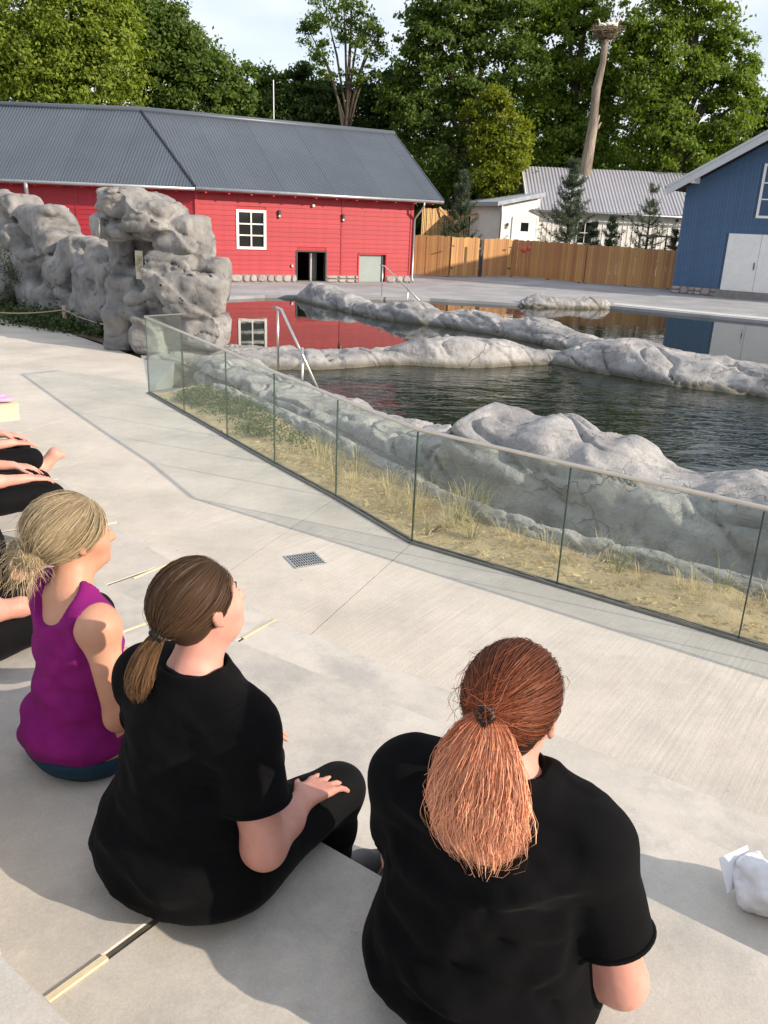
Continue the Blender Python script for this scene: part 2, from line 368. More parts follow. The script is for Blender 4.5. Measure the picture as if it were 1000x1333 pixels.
# ground to the horizon, deck and plaza round the pool basin
flat('ground', [(-1500, -1500), (1500, -1500), (1500, 1500), (-1500, 1500)], -.06, M_DIRT, [basin])
dk = [tuple(G[0]), (-3.9, 14.8), (-4.3, 18.2), (-5.8, 20.5), (-6.6, 25), (-5.4, 28.2), (-4.4, 29.3), (-2, 30.0), (1.34, 30.7), (4.8, 30.1), (7.5, 31.0), (10.8, 28.6), (12.2, 27.5), (17, 24), (17, 6), (24, 6), (24, 46), (14, 47), (0, 47), (-20, 40), (-20, 19), (-9.6, 21.9), (-6.8, 18.9), (-5.2, 17.2)]
flat('pool_deck', dk, 0.0, M_DECK, depth=.5)
plz = flat('plaza', [tuple(p) for p in G] + [(8, 1.2), (8, -6), (-14, -6), (-14, 24), (-10.2, 21.8), (-7.0, 18.2), (-4.6, 15.4)], -.012, mat('joint_dark', (.17, .155, .135), .95, .2, 8.), depth=.3)
# plaza paving fields between the joints (children of the plaza)
TB0 = [(-6.2, 11.2), (-2.41, 6.39), (-1.64, 5.47), (-.62, 4.46), (.91, 3.36), (1.65, 2.85), (5.0, .55)]
TB = [(-6.2, 10.55), (-1.69, 4.32), (-1.21, 3.92), (-.71, 3.61), (-.1, 3.21), (.32, 2.94), (.91, 2.51), (1.2, 2.29), (5.0, -.38)]
TA = [(-6.2, 9.80), (-2.4, 4.57), (-.75, 2.31), (0.06, 1.74), (.06, 2.18), (.71, 1.74), (.97, 1.555), (5.0, -1.27)]
TC = [(-6.2, 8.75), (-.68, 1.18), (-.49, 1.04), (5.0, -2.95)]
TD = [(-6.2, 7.7), (-1.1, .55), (5.0, -4.2)]
def inset(poly, d):
    n = len(poly); out = []; P = [np.array(p, float) for p in poly]
    for i in range(n):
        a, b, c = P[i-1], P[i], P[(i+1) % n]; u = (b-a)/np.linalg.norm(b-a); v = (c-b)/np.linalg.norm(c-b)
        n1 = np.array([-u[1], u[0]]); n2 = np.array([-v[1], v[0]]); k = n1+n2; k = k/max(.3, (1+n1@n2)); out.append(tuple(b+k*d))
    return out
feet = [(-4.6, 9.17), (-3.5, 7.77), (-2.75, 6.82), (-2.1, 6.0), (-1.4, 5.25), (-.62, 4.47), (.62, 3.57), (1.65, 2.86), (2.9, 2.0), (4.2, 1.11)]
fields = []
for k in range(5): fields.append([tuple(G[k]), tuple(feet[k]), tuple(feet[k+1]), tuple(G[k+1])])
fields.append([tuple(G[5]), tuple(feet[5]), tuple(feet[6]), tuple(feet[7]), tuple(feet[8]), tuple(feet[9]), tuple(G[9]), tuple(G[7])])
fields.append([(-4.55, 15.3), (-9.5, 14.6), (-6.2, 11.25), tuple(feet[0]), tuple(G[0])])
fields.append([(-4.55, 15.3), (-7.0, 18.2), (-10.2, 21.8), (-14, 24), (-14, 16), (-9.5, 14.6)])
fields.append([(-9.5, 14.6), (-14, 16), (-14, 8), (-6.4, 11.2)])
for fd in fields:
    pl = ccw(fd); mb = MB().prism(inset(pl, .0035), -.010, .003); mb.build('paving_field', M_PLAZA, plz)
# seating tiers: slabs with joints and timber spacers
M_JOINTSHADE = mat('joint_shade_strip', (.075, .065, .05), .95, .3, 20.)  # dark strip added in the open joints, gap shade put into its colour
terr = empty('seating_terrace'); terr['kind'] = 'structure'
def walk(poly, s):
    P = [np.array(p, float) for p in poly]
    for a, b in zip(P[:-1], P[1:]):
        l = np.linalg.norm(b-a)
        if s <= l: return a+(b-a)*s/l
        s -= l
    return P[-1]
def nearest(poly, p):
    best = None; acc = 0; p = np.array(p, float)
    for a, b in zip(poly[:-1], poly[1:]):
        a, b = np.array(a, float), np.array(b, float); l = np.linalg.norm(b-a); t = np.clip((p-a)@(b-a)/l/l, 0, 1); q = a+(b-a)*t; d = np.linalg.norm(q-p)
        if best is None or d < best[0]: best = (d, acc+t*l)
        acc += l
    return best[1]
def tier(front, back, z0, z1, joints, gap=.014):
    """slabs between front edge and back edge, cut at the joints [(front point, back point)]"""
    fs = [(0, None)]; 
    cuts = [(np.array(a, float), np.array(b, float)) for a, b in joints]
    for k in range(len(cuts)+1):
        a0, b0 = (np.array(front[0]), np.array(back[0])) if k == 0 else cuts[k-1]
        a1, b1 = (np.array(front[-1]), np.array(back[-1])) if k == len(cuts) else cuts[k]
        sa0, sa1, sb0, sb1 = nearest(front, a0), nearest(front, a1), nearest(back, b0), nearest(back, b1)
        ga0 = gap/2 if k else 0; ga1 = gap/2 if k < len(cuts) else 0
        def seg(poly, s0, s1):
            acc = 0; out = [walk(poly, s0)]
            for a, b in zip(poly[:-1], poly[1:]):
                acc += np.linalg.norm(np.array(b)-np.array(a))
                if s0+.03 < acc < s1-.03: out.append(np.array(b, float))
            out.append(walk(poly, s1)); return out
        poly = seg(front, sa0+ga0, sa1-ga1)+seg(back, sb0+ga0, sb1-ga1)[::-1]
        poly = ccw([tuple(p) for p in poly])
        mb = MB(); b = .006; ins = inset(poly, b); n = len(poly)
        for pp, z in ((poly, z0), (poly, z1-b), (ins, z1)):
            for p in pp: mb.v.append(np.array([p[0], p[1], z]))
        mb.f.append(tuple(range(n-1, -1, -1))); mb.f.append(tuple(range(2*n, 3*n)))
        for r in (0, 1):
            for i in range(n): mb.f.append((r*n+i, r*n+(i+1) % n, (r+1)*n+(i+1) % n, (r+1)*n+i))
        mb.build('slab', M_SLAB, terr)
    for a, b in cuts:
        a2, b2 = walk(front, nearest(front, a)), walk(back, nearest(back, b)); u = b2-a2; l = np.linalg.norm(u); u = u/l; c = (a2+b2)/2+u*.02
        MB().box((c[0], c[1], z1-.023), (l-.03, gap+.006, .038), np.array([[u[0], u[1], 0], [-u[1], u[0], 0], [0, 0, 1]])).build('joint_shade_strip', M_JOINTSHADE, terr)
def jt(a, back): # perpendicular-ish joint from a point of the front edge
    s = nearest(back, a); return (a, tuple(walk(back, s)))
TBi = [tuple(np.array(p)-np.array([.05, .06])) for p in TB]; TAi = [tuple(np.array(p)-np.array([.05, .06])) for p in TA]; TCi = [tuple(np.array(p)-np.array([.05, .06])) for p in TC]; TDi = [tuple(np.array(p)-np.array([.05, .06])) for p in TD]
TAs = [p for p in TAi if abs(p[0]-.01) > .05]
jB0 = [((-3.9, 8.28), (-4.25, 7.9)), ((-2.9, 7.0), (-3.2, 6.5)), ((-2.06, 5.98), (-2.42, 5.56)), ((-1.43, 5.27), (-1.78, 4.7)), ((-.62, 4.46), (-.9, 4.0)), ((2.1, 2.53), (1.7, 2.0))]
jB = [((-3.3, 6.55), (-3.7, 6.3)), ((-2.2, 5.03), (-2.6, 4.75)), ((-1.08, 3.84), (-1.5, 3.35)), ((2.0, 1.72), (1.75, 1.0))]
jA = [((-3.2, 5.68), (-3.9, 5.5)), ((-1.6, 3.46), (-2.2, 3.2)), ((-.27, 1.90), (-.80, 1.21)), ((2.4, .56), (1.8, -.6))]
jC = [((-2.5, 3.65), (-3.1, 3.4)), ((.9, .05), (.3, -.55))]
tier(TB0, TBi, -.02, .32, jB0); tier(TB, TAs, .0, .64, jB); tier(TA, TCi, .0, .96, jA); tier(TC, TDi, .0, 1.28, jC)
tier(TD, [(-6.2, 5.5), (-2.0, -1.2), (5.0, -6.0)], .0, 1.60, [((.5, -.7), (-.2, -2.2))])
def spacer(a, b, z, w=.016):
    a, b = np.array(a, float), np.array(b, float); u = b-a; l = np.linalg.norm(u); u /= l
    A = np.array([[u[0], u[1], 0], [-u[1], u[0], 0], [0, 0, 1]]); c = (a+b)/2
    MB().box((c[0], c[1], z-.012), (l, w, .03), A).build('timber_spacer', M_WOOD, terr)
for a, b in jB0[2:5]: spacer(np.array(a), np.array(a)+(np.array(b)-np.array(a))*.55, .322, .017)
spacer(np.array(jB[2][0])*.98+np.array(jB[2][1])*.02, np.array(jB[2][0])*.3+np.array(jB[2][1])*.7, .642, .017)
spacer((-.70, 1.335), (-.60, 1.463), .964, .017)
# drain grate flush in the plaza
dc = np.array([-.615, 6.13, .0]); du = np.array([.21, .11]); du = du/np.linalg.norm(du); dA = np.array([[du[0], du[1], 0], [-du[1], du[0], 0], [0, 0, 1]])
dr = empty('drain_grate', (dc[0], dc[1], 0)); tag(dr, 'square slotted iron drain grate set in the pale concrete plaza', 'drain')
def lb(name, c, d, m, par=dr, A=dA): return MB().box(A.T@np.array(c, float), d, A).build(name, m, par)
lb('pit', (0, 0, .0035), (.25, .25, .002), mat('black_void', (.006, .006, .006), .9))
for s in (-1, 1): lb('frame', (s*.125, 0, .007), (.018, .268, .008), M_STEEL); lb('frame', (0, s*.125, .0068), (.232, .018, .0075), M_STEEL)
for k in range(11): lb('bar', (-.1+.02*k, 0, .0078), (.0085, .232, .007), M_STEEL)
for k in range(4): lb('crossbar', (0, -.075+.05*k, .0072), (.232, .009, .005), M_STEEL)

# ---------------------------------------------------------------- water
def water(name, poly, scale, strength, col=(.012, .017, .012), stretch=(1, 1, 1), rough=.02):
    def ex(t, b, rp, mp):
        b.inputs['IOR'].default_value = 1.33
        n1 = N(t, 'ShaderNodeTexNoise'); n1.inputs['Scale'].default_value = scale; n1.inputs['Detail'].default_value = 3; n1.inputs['Roughness'].default_value = .5; n1.inputs['Distortion'].default_value = .6
        n2 = N(t, 'ShaderNodeTexNoise'); n2.inputs['Scale'].default_value = scale*.22; n2.inputs['Detail'].default_value = 2
        t.links.new(mp.outputs['Vector'], n1.inputs['Vector']); t.links.new(mp.outputs['Vector'], n2.inputs['Vector'])
        ad = N(t, 'ShaderNodeMath', operation='MULTIPLY_ADD'); ad.inputs[1].default_value = 2.2
        t.links.new(n2.outputs['Fac'], ad.inputs[0]); t.links.new(n1.outputs['Fac'], ad.inputs[2])
        bp = N(t, 'ShaderNodeBump'); bp.inputs['Strength'].default_value = strength; bp.inputs['Distance'].default_value = .05
        t.links.new(ad.outputs[0], bp.inputs['Height']); t.links.new(bp.outputs['Normal'], b.inputs['Normal'])
    return flat(name, poly, -.10, mat(name+'_surface', col, rough, .1, .4, stretch=stretch, extra=ex))
PF = [(-3.0, 13.4), (-1, 10.6), (1.2, 8.1), (4.6, 5.1), (9, 2.6), (16.9, 7), (16.9, 14.6), (9, 14.2), (4.6, 16.8), (2.6, 17.4), (-1.5, 16.6), (-3.6, 16.2)]
water('front_pool_water', PF, 3.0, .34, stretch=(1, 1.9, 1))
water('left_pool_water', [(-3.6, 16.2), (-1.5, 16.6), (2.6, 17.4), (4.6, 16.8), (5.0, 19.3), (2.3, 22.8), (.2, 24.6), (-2.3, 29.9), (-7, 29), (-7, 19), (-4.2, 17)], 1.6, .018, stretch=(1, 2.2, 1))
water('right_pool_water', [(4.6, 16.8), (9, 14.2), (16.9, 14.6), (16.9, 28), (12.3, 28.5), (8, 31.5), (-2.3, 31), (-2.3, 29.9), (.2, 24.6), (2.3, 22.8), (5.0, 19.3)], 1.8, .05, stretch=(1, 2.2, 1))
flat('pool_floor', [(-8, 3), (18, 0), (18, 33), (-8, 33)], -1.3, mat('pool_floor', (.05, .055, .045), .9))
flat('deck_border', [(8.0, 31.15), (11.1, 28.75), (12.5, 27.65), (17, 24.3), (17, 25), (12.9, 28.3), (11.4, 29.4), (8.3, 31.9)], .02, mat('border_concrete', (.52, .52, .51), .85, .08, 2.), depth=.1)

# ---------------------------------------------------------------- artificial rock
def rockmat(name, c1, c2, dark, bump=.5, sc=1.0, wet=False):
    def ex(t, b, rp, mp):
        mu = N(t, 'ShaderNodeTexNoise'); mu.inputs['Scale'].default_value = 6.5*sc; mu.inputs['Detail'].default_value = 13; mu.inputs['Roughness'].default_value = .72
        t.links.new(mp.outputs['Vector'], mu.inputs['Vector'])
        w = N(t, 'ShaderNodeTexNoise'); w.inputs['Scale'].default_value = 1.0*sc; w.inputs['Detail'].default_value = 7; w.inputs['Distortion'].default_value = 1.2
        t.links.new(mp.outputs['Vector'], w.inputs['Vector'])
        a = N(t, 'ShaderNodeMath', operation='SUBTRACT'); a.inputs[1].default_value = .5; t.links.new(w.outputs['Fac'], a.inputs[0])
        ab = N(t, 'ShaderNodeMath', operation='ABSOLUTE'); t.links.new(a.outputs[0], ab.inputs[0])
        cr = N(t, 'ShaderNodeMapRange'); cr.inputs['From Max'].default_value = .022; cr.inputs['To Min'].default_value = .0; t.links.new(ab.outputs[0], cr.inputs['Value'])
        m1 = N(t, 'ShaderNodeMapRange'); m1.inputs['From Min'].default_value = .52; m1.inputs['From Max'].default_value = .72; m1.inputs['To Max'].default_value = .65; t.links.new(mu.outputs['Fac'], m1.inputs['Value'])
        x = N(t, 'ShaderNodeMix', data_type='RGBA'); x.inputs['B'].default_value = (*dark, 1); t.links.new(m1.outputs['Result'], x.inputs['Factor']); t.links.new(rp.outputs['Color'], x.inputs['A'])
        iv = N(t, 'ShaderNodeMath', operation='MULTIPLY_ADD'); iv.inputs[1].default_value = -.16; iv.inputs[2].default_value = .16; t.links.new(cr.outputs['Result'], iv.inputs[0])
        x2 = N(t, 'ShaderNodeMix', data_type='RGBA'); x2.inputs['B'].default_value = (*[v*.6 for v in dark], 1); t.links.new(iv.outputs[0], x2.inputs['Factor']); t.links.new(x.outputs['Result'], x2.inputs['A'])
        fin = x2.outputs['Result']
        if wet:   # algae and damp where the water stands against the rock
            ge = N(t, 'ShaderNodeNewGeometry'); sx = N(t, 'ShaderNodeSeparateXYZ'); t.links.new(ge.outputs['Position'], sx.inputs[0])
            ad = N(t, 'ShaderNodeMath', operation='MULTIPLY_ADD'); ad.inputs[1].default_value = .10; t.links.new(mu.outputs['Fac'], ad.inputs[0]); t.links.new(sx.outputs['Z'], ad.inputs[2])
            wr_ = N(t, 'ShaderNodeMapRange'); wr_.inputs['From Min'].default_value = -.01; wr_.inputs['From Max'].default_value = .10; wr_.inputs['To Min'].default_value = .8; wr_.inputs['To Max'].default_value = 0.; t.links.new(ad.outputs[0], wr_.inputs['Value'])
            x3 = N(t, 'ShaderNodeMix', data_type='RGBA'); x3.inputs['B'].default_value = (.085, .075, .040, 1); t.links.new(wr_.outputs['Result'], x3.inputs['Factor']); t.links.new(fin, x3.inputs['A']); fin = x3.outputs['Result']
        wp = N(t, 'ShaderNodeTexNoise'); wp.inputs['Scale'].default_value = 1.6*sc; wp.inputs['Detail'].default_value = 5; t.links.new(mp.outputs['Vector'], wp.inputs['Vector'])
        vm = N(t, 'ShaderNodeVectorMath', operation='MULTIPLY_ADD'); vm.inputs[1].default_value = (.9, .9, .9); t.links.new(wp.outputs['Color'], vm.inputs[0]); t.links.new(mp.outputs['Vector'], vm.inputs[2])
        vs = N(t, 'ShaderNodeVectorMath', operation='MULTIPLY'); vs.inputs[1].default_value = (.75, .75, 1.5); t.links.new(vm.outputs[0], vs.inputs[0])
        vo = N(t, 'ShaderNodeTexVoronoi', feature='DISTANCE_TO_EDGE'); vo.inputs['Scale'].default_value = 1.25*sc; t.links.new(vs.outputs[0], vo.inputs['Vector'])
        vk = N(t, 'ShaderNodeMapRange'); vk.inputs['From Max'].default_value = .020; t.links.new(vo.outputs['Distance'], vk.inputs['Value'])
        vn = N(t, 'ShaderNodeMath', operation='SUBTRACT'); vn.inputs[0].default_value = 1.; t.links.new(vk.outputs['Result'], vn.inputs[1]); mk_ = N(t, 'ShaderNodeMapRange'); mk_.inputs['From Min'].default_value = .47; mk_.inputs['From Max'].default_value = .60; mk_.inputs['To Max'].default_value = .42; t.links.new(w.outputs['Fac'], mk_.inputs['Value']); vi = N(t, 'ShaderNodeMath', operation='MULTIPLY'); t.links.new(vn.outputs[0], vi.inputs[0]); t.links.new(mk_.outputs['Result'], vi.inputs[1])
        x4 = N(t, 'ShaderNodeMix', data_type='RGBA'); x4.inputs['B'].default_value = (*[v*.55 for v in dark], 1); t.links.new(vi.outputs[0], x4.inputs['Factor']); t.links.new(fin, x4.inputs['A']); fin = x4.outputs['Result']
        t.links.new(fin, b.inputs['Base Color'])
        h0 = N(t, 'ShaderNodeMath', operation='MULTIPLY_ADD'); h0.inputs[1].default_value = -.8; t.links.new(vi.outputs[0], h0.inputs[0]); t.links.new(mu.outputs['Fac'], h0.inputs[2])
        h = N(t, 'ShaderNodeMath', operation='MULTIPLY_ADD'); h.inputs[1].default_value = .10; t.links.new(cr.outputs['Result'], h.inputs[0]); t.links.new(h0.outputs[0], h.inputs[2])
        bp = N(t, 'ShaderNodeBump'); bp.inputs['Strength'].default_value = bump; bp.inputs['Distance'].default_value = .05; t.links.new(h.outputs[0], bp.inputs['Height']); t.links.new(bp.outputs['Normal'], b.inputs['Normal'])
    return mat(name, c1, .88, .1, 1.4*sc, col2=c2, extra=ex)
M_RIM = rockmat('pale_rock', (.25, .248, .255), (.44, .43, .42), (.085, .085, .092), .9, 1.2)
M_LEDGE = rockmat('ledge_rock', (.22, .218, .225), (.43, .418, .405), (.07, .07, .077), 1.0, .8, True)
M_WALLR = rockmat('wall_rock', (.14, .138, .138), (.31, .30, .288), (.045, .045, .047), .6, .9)

def spl(P, n):
    """smooth resampling of control rows"""
    P = np.asarray(P, float); d = np.r_[0, np.cumsum(np.linalg.norm(np.diff(P[:, :2], axis=0), axis=1))]; s = np.linspace(0, d[-1], n)
    out = np.stack([np.interp(s, d, P[:, k]) for k in range(P.shape[1])], 1); w = max(3, n//len(P)//2*2+1); ker = np.hanning(w+2)[1:-1]; ker /= ker.sum()
    for k in range(P.shape[1]):
        e = np.pad(out[:, k], w//2, mode='reflect', reflect_type='odd'); out[:, k] = np.convolve(e, ker, 'valid')
    return out
def rock_sweep(name, rows, material, ns, nu, amp=.08, freq=1.6, seed=1, label=None, cat='rock', power=2.6, zbase=-.5, group=None, crease=.06, strata=0., slab=.065, nscale=1.):
    """a long rock mass along a path; rows (x, y, front width, back width, height)"""
    P = spl(rows, ns); T = np.gradient(P[:, :2], axis=0); T /= np.linalg.norm(T, axis=1)[:, None]; Nn = np.stack([-T[:, 1], T[:, 0]], 1)   # left of travel = back
    u = np.linspace(-1, 1, nu); prof = (1-np.abs(u)**power)**(1/1.5)
    hw = np.where(u[None] < 0, P[:, 2:3], P[:, 3:4]); off = u[None]*hw
    z = zbase+(P[:, 4:5]-zbase)*prof[None]
    endf = np.minimum(1, np.minimum(np.arange(ns), np.arange(ns)[::-1])/(ns*.05)); endf = np.sqrt(endf); z = zbase+(z-zbase)*endf[:, None]
    X = P[:, 0:1]+Nn[:, 0:1]*off; Y = P[:, 1:2]+Nn[:, 1:2]*off
    ph = freq
    n1 = fbm(X*ph*.8, Y*ph*.8, z*ph*.8, 4, seed, .36); n2 = fbm(X*ph*.55, Y*ph*.55, z*ph*1.6, 3, seed+5, ridge=True); n3 = fbm(X*6.5, Y*6.5, z*6.5, 4, seed+9, .6)
    n4 = fbm(X*ph*1.7+7, Y*ph*1.7, z*ph*2.2, 3, seed+31, .5, True); wq = .45*fbm(X*.8+3, Y*.8, z*.8, 3, seed+40); sw1 = ((X*.55-Y*.28+z*1.5)*1.25*freq/1.3+wq) % 1; sw2 = ((X*.20+Y*.62-z*2.1)*1.05*freq/1.3+wq*1.3) % 1; d = .62*amp*n1 + crease*.6*(-np.clip(n2-.55, 0, 2)) + .011*n3*min(1., nscale) - amp*.14*np.clip(n4-.3, 0, 2) + slab*(np.where(sw1 < .84, sw1/.84, (1-sw1)/.16)**1.4-.4) + slab*.6*(np.where(sw2 < .84, sw2/.84, (1-sw2)/.16)**1.3-.4)
    cx = X*.62+Y*.5+z*1.1+.9*fbm(X*.9, Y*.9, z*.9, 2, seed+21); fr = np.abs(((cx*1.15*freq/1.3) % 1)-.5)*2; d = d-crease*.9*np.clip((.16-fr)/.16, 0, 1)**1.5
    cx2 = X*.3-Y*.8+z*2.4+.8*fbm(X*.7+4, Y*.7, z*.7, 2, seed+25); fr2 = np.abs(((cx2*.8) % 1)-.5)*2; d = d-crease*.7*np.clip((.10-fr2)/.10, 0, 1)
    if strata:
        zz = z*9+n1*1.6+X*.8; d = d+strata*np.clip(np.sin(zz)*1.6, -1, .6)
    sl = np.gradient(z, axis=1); ou = np.gradient(off, axis=1)+1e-6; nx = -sl; nz = ou; ln = np.sqrt(nx**2+nz**2); nx /= ln; nz /= ln
    X2 = X+Nn[:, 0:1]*nx*d; Y2 = Y+Nn[:, 1:2]*nx*d; Z2 = z+nz*d*1.1
    V = np.stack([X2, Y2, Z2], 2).reshape(-1, 3); i = np.arange(ns-1)[:, None]*nu+np.arange(nu-1)[None]
    Fc = np.stack([i, i+nu, i+nu+1, i+1], 2).reshape(-1, 4)[:, ::-1]
    o = link(name, mesh_np(name, V, Fc, True), material); recenter(o)
    if label: tag(o, label, cat, group)
    return o
def gl(k, d, t=0.): # point offset d from the glass, at joint k moved t along
    n = NL if k < 5 else NR
    if k == 5: n = (NL+NR)/np.linalg.norm(NL+NR)*1.02
    return G[k]+n*d
# rim of the front pool: rock wall behind the sand bed; crest read off the photograph at its own distance
rows = []
for (x, y) in ((262, 452), (294, 466), (330, 484), (358, 498), (400, 512), (442, 530), (500, 553)):
    c = on_wall(x, y, G[2]+NL*2.0, NL); rows.append((c[0], c[1], .55, .8, c[2]))
kink = G[5]+(NL+NR)/np.linalg.norm(NL+NR)*2.15; rows.append((kink[0], kink[1], .62, .9, .62))
for (x, y) in ((597, 566), (618, 546), (638, 520), (652, 524), (672, 545), (692, 553), (715, 541), (738, 547), (760, 574), (782, 583), (802, 560), (825, 572), (850, 600), (880, 612), (920, 622), (960, 618), (1000, 628)):
    c = on_wall(x, y, G[6]+NR*2.1, NR); rows.append((c[0], c[1], .86, .85, c[2]))
rows.append((rows[-1][0]+.9, rows[-1][1]-.65, 1.1, .9, .75)); rows.append((rows[-1][0]+2.6, rows[-1][1]-1.8, 1.1, .9, .7))
rock_sweep('pool_rim_rock', rows, M_RIM, 560, 80, .07, 1.15, 3, 'long pale rock rim of the front pool, rising behind the glass balustrade', 'rock', 4.5, -.35, crease=.10)
# low rounded kerb between sand and trough
kr = [(-3.0, 12.9, .2, .2, .14)]+[(x, y, .17, .17, z) for x, y, z in ((-2.2, 12.0, .16), (-1.75, 11.35, .15), (-1.0, 10.3, .17), (-.35, 9.2, .16), (.15, 8.35, .17), (.62, 7.55, .16), (1.0, 7.1, .18), (1.6, 6.6, .17), (2.3, 6.1, .18), (2.95, 5.65, .17), (4.2, 4.75, .17), (5.6, 3.75, .16))]
rock_sweep('rock_kerb', kr, M_RIM, 420, 34, .03, 4.0, 21, 'low rounded rock kerb running along the back of the sand bed', 'kerb', 2.2, -.12, crease=.03, slab=.012, nscale=.7)
# ledges in the pools
rock_sweep('rock_ledge', [(-4.6, 16.3, 1.3, 1.5, .10), (-3.4, 16.0, 1.2, 1.9, .10), (-2.2, 16.0, .95, 1.7, .10), (-1.1, 16.4, .75, 1.2, .12), (-.2, 16.9, .6, .9, .16), (.6, 17.1, .75, .9, .36), (1.5, 17.2, .85, .9, .44), (2.3, 17.5, .7, .8, .30), (3.1, 17.7, .45, .6, .12), (3.7, 17.8, .4, .5, .05)], M_LEDGE, 260, 52, .05, 1.1, 31, 'smooth pale rock ledge with a rounded hump, between red building reflection and front pool', 'rock', 3.6, -.4, group=None, crease=.07)
rock_sweep('rock_ledge', [(-3.3, 29.9, .5, .6, .12), (-2.5, 28.9, .7, .8, .55), (-1.8, 27.6, .7, .8, .42), (-.9, 26.2, .7, .7, .22), (-.1, 25.0, .8, .8, .28), (.6, 24.4, .8, .9, .52), (1.4, 23.8, .7, .7, .20), (2.2, 23.3, .7, .8, .46), (3.0, 22.4, .7, .8, .26), (3.7, 21.6, .8, .9, .44), (4.3, 20.6, .8, .9, .26), (4.7, 19.4, .8, .9, .22), (5.0, 18.3, .8, .8, .2)], M_LEDGE, 340, 48, .06, 1.2, 41, 'narrow knobbly rock ledge starting at the red building and dividing the two calm pools', 'rock', 2.8, -.4, crease=.09, strata=.015, slab=.05)
rock_sweep('rock_ledge', [(2.6, 17.9, .35, .5, .02), (3.5, 17.9, .6, .9, .16), (4.4, 17.5, 1.1, 1.3, .46), (5.2, 17.0, 1.3, 1.3, .50), (6.0, 16.4, 1.4, 1.2, .40), (6.8, 15.8, 1.3, 1.1, .36), (7.6, 15.3, 1.2, 1.1, .46), (8.3, 14.8, 1.1, 1.1, .62), (9.0, 14.4, 1.1, 1.1, .40), (10.2, 13.9, 1.1, 1.1, .42), (12.5, 13.2, 1.1, 1.1, .4), (16.5, 12.4, 1.1, 1.1, .4)], M_LEDGE, 380, 60, .08, 1.0, 51, 'broad cracked rock ledge sloping into the right side of the front pool', 'rock', 2.6, -.4, crease=.11, strata=.02, slab=.07)
rock_sweep('rock_outcrop', [(4.4, 30.5, .5, .6, .05), (5.0, 30.4, .7, .7, .30), (5.7, 30.5, .7, .7, .28), (6.4, 30.6, .6, .6, .16), (7.0, 30.8, .7, .7, .26), (7.5, 31.0, .6, .6, .24), (7.9, 31.2, .3, .4, .02)], M_LEDGE, 160, 44, .06, 1.4, 61, 'small dark rock outcrop on the far pool edge before the wooden fence', 'rock', 2.4, -.4, crease=.12, strata=.03)
# sand bed
def sandbed():
    ks, ds = np.linspace(0, 8.2, 160), np.linspace(.012, 1, 26); V = []
    kerb = spl(kr, 400)[:, :2]
    for k in ks:
        i = min(int(k), 8); t = k-i; a = G[i]*(1-t)+G[i+1]*t; kb = kerb[np.argmin(((kerb-(a+(NL if k < 5 else NR)*1.0))**2).sum(1))]
        for d in ds:
            p = a+(kb-a)*d*1.02; V.append((p[0], p[1], 0))
    V = np.array(V); V[:, 2] = .012+.035*np.clip(fbm(V[:, 0]*1.6, V[:, 1]*1.6, 0*V[:, 0], 3, 4), -.8, 1.5)*np.clip(np.tile(ds, 160)*4, 0, 1)+.05*np.tile(ds, 160)+.012*fbm(V[:, 0]*9, V[:, 1]*9, 0*V[:, 0], 2, 8)
    i = np.arange(159)[:, None]*26+np.arange(25)[None]; Fc = np.stack([i, i+26, i+27, i+1], 2).reshape(-1, 4)
    me = mesh_np('sand_bed', V, Fc, True); o = link('sand_bed', me, M_SAND); o['kind'] = 'structure'; return o, V
SANDO, SANDV = sandbed()
me = SANDO.data; me.flip_normals() if me.polygons[0].normal.z < 0 else None
flat('trough_floor', [tuple(gl(0, .9)), tuple(gl(2, .6)), tuple(gl(5, .6)), tuple(gl(9, .6)), tuple(gl(9, 2.2)), tuple(gl(5, 2.2)), tuple(gl(2, 2.0)), tuple(gl(0, 2.0))], -.06, mat('dark_concrete', (.13, .13, .13), .7))  # trough bottom in one darker concrete grey

# boulder wall and column on the left
def boulders(name, lo, hi, res, balls, material, seed, label, cat, k=.06, amp=.07, cracks=.05, relax=1):
    v = Vol(lo, hi, res)
    for b in balls:
        c, r = b[0], b[1]; rot = b[2] if len(b) > 2 else 0
        A = np.array([[math.cos(R(rot)), math.sin(R(rot)), 0], [-math.sin(R(rot)), math.cos(R(rot)), 0], [0, 0, 1]])
        c_ = np.asarray(c, np.float32); r_ = np.asarray(r, np.float32)
        def fn(X, Y, Z, c=c_, r=r_, A=A):   # rounded block rather than ball
            x, y, z = X-c[0], Y-c[1], Z-c[2]; l = [np.abs(A[i, 0]*x+A[i, 1]*y+A[i, 2]*z)/r[i] for i in range(3)]
            q = (l[0]**4.6+l[1]**4.6+l[2]**4.6)**(1/4.6); return (q-1)*float(r.min())
        h = float(r_[:2].max())*1.2; v.add((fn, c_-np.array([h, h, r_[2]]), c_+np.array([h, h, r_[2]])), k)
    v.field(lambda x, y, z: amp*fbm(x*1.5, y*1.5, z*1.5, 4, seed, .38)+cracks*np.clip(fbm(x*.9, y*.9, z*1.5, 3, seed+3, ridge=True)-.6, 0, 2)+.014*fbm(x*9, y*9, z*9, 2, seed+6)+.05*np.clip((.07-np.abs(((z*1.55+x*.22+.55*fbm(x*.9, y*.9, z*.5, 3, seed+9)) % 1)-.5)*2)/.07, 0, 1)-.06*(((x*.5-y*.2+z*.9+.5*fbm(x*.8, y*.8, z*.8, 2, seed+12)) % 1)**1.6-.4), .35)
    o = link(name, v.mesh(name, True, relax), material); recenter(o); tag(o, label, cat); return o
def bl(x, y, Y, r, rot=0):
    p = aty(x, y, Y); return (tuple(p), r, rot)
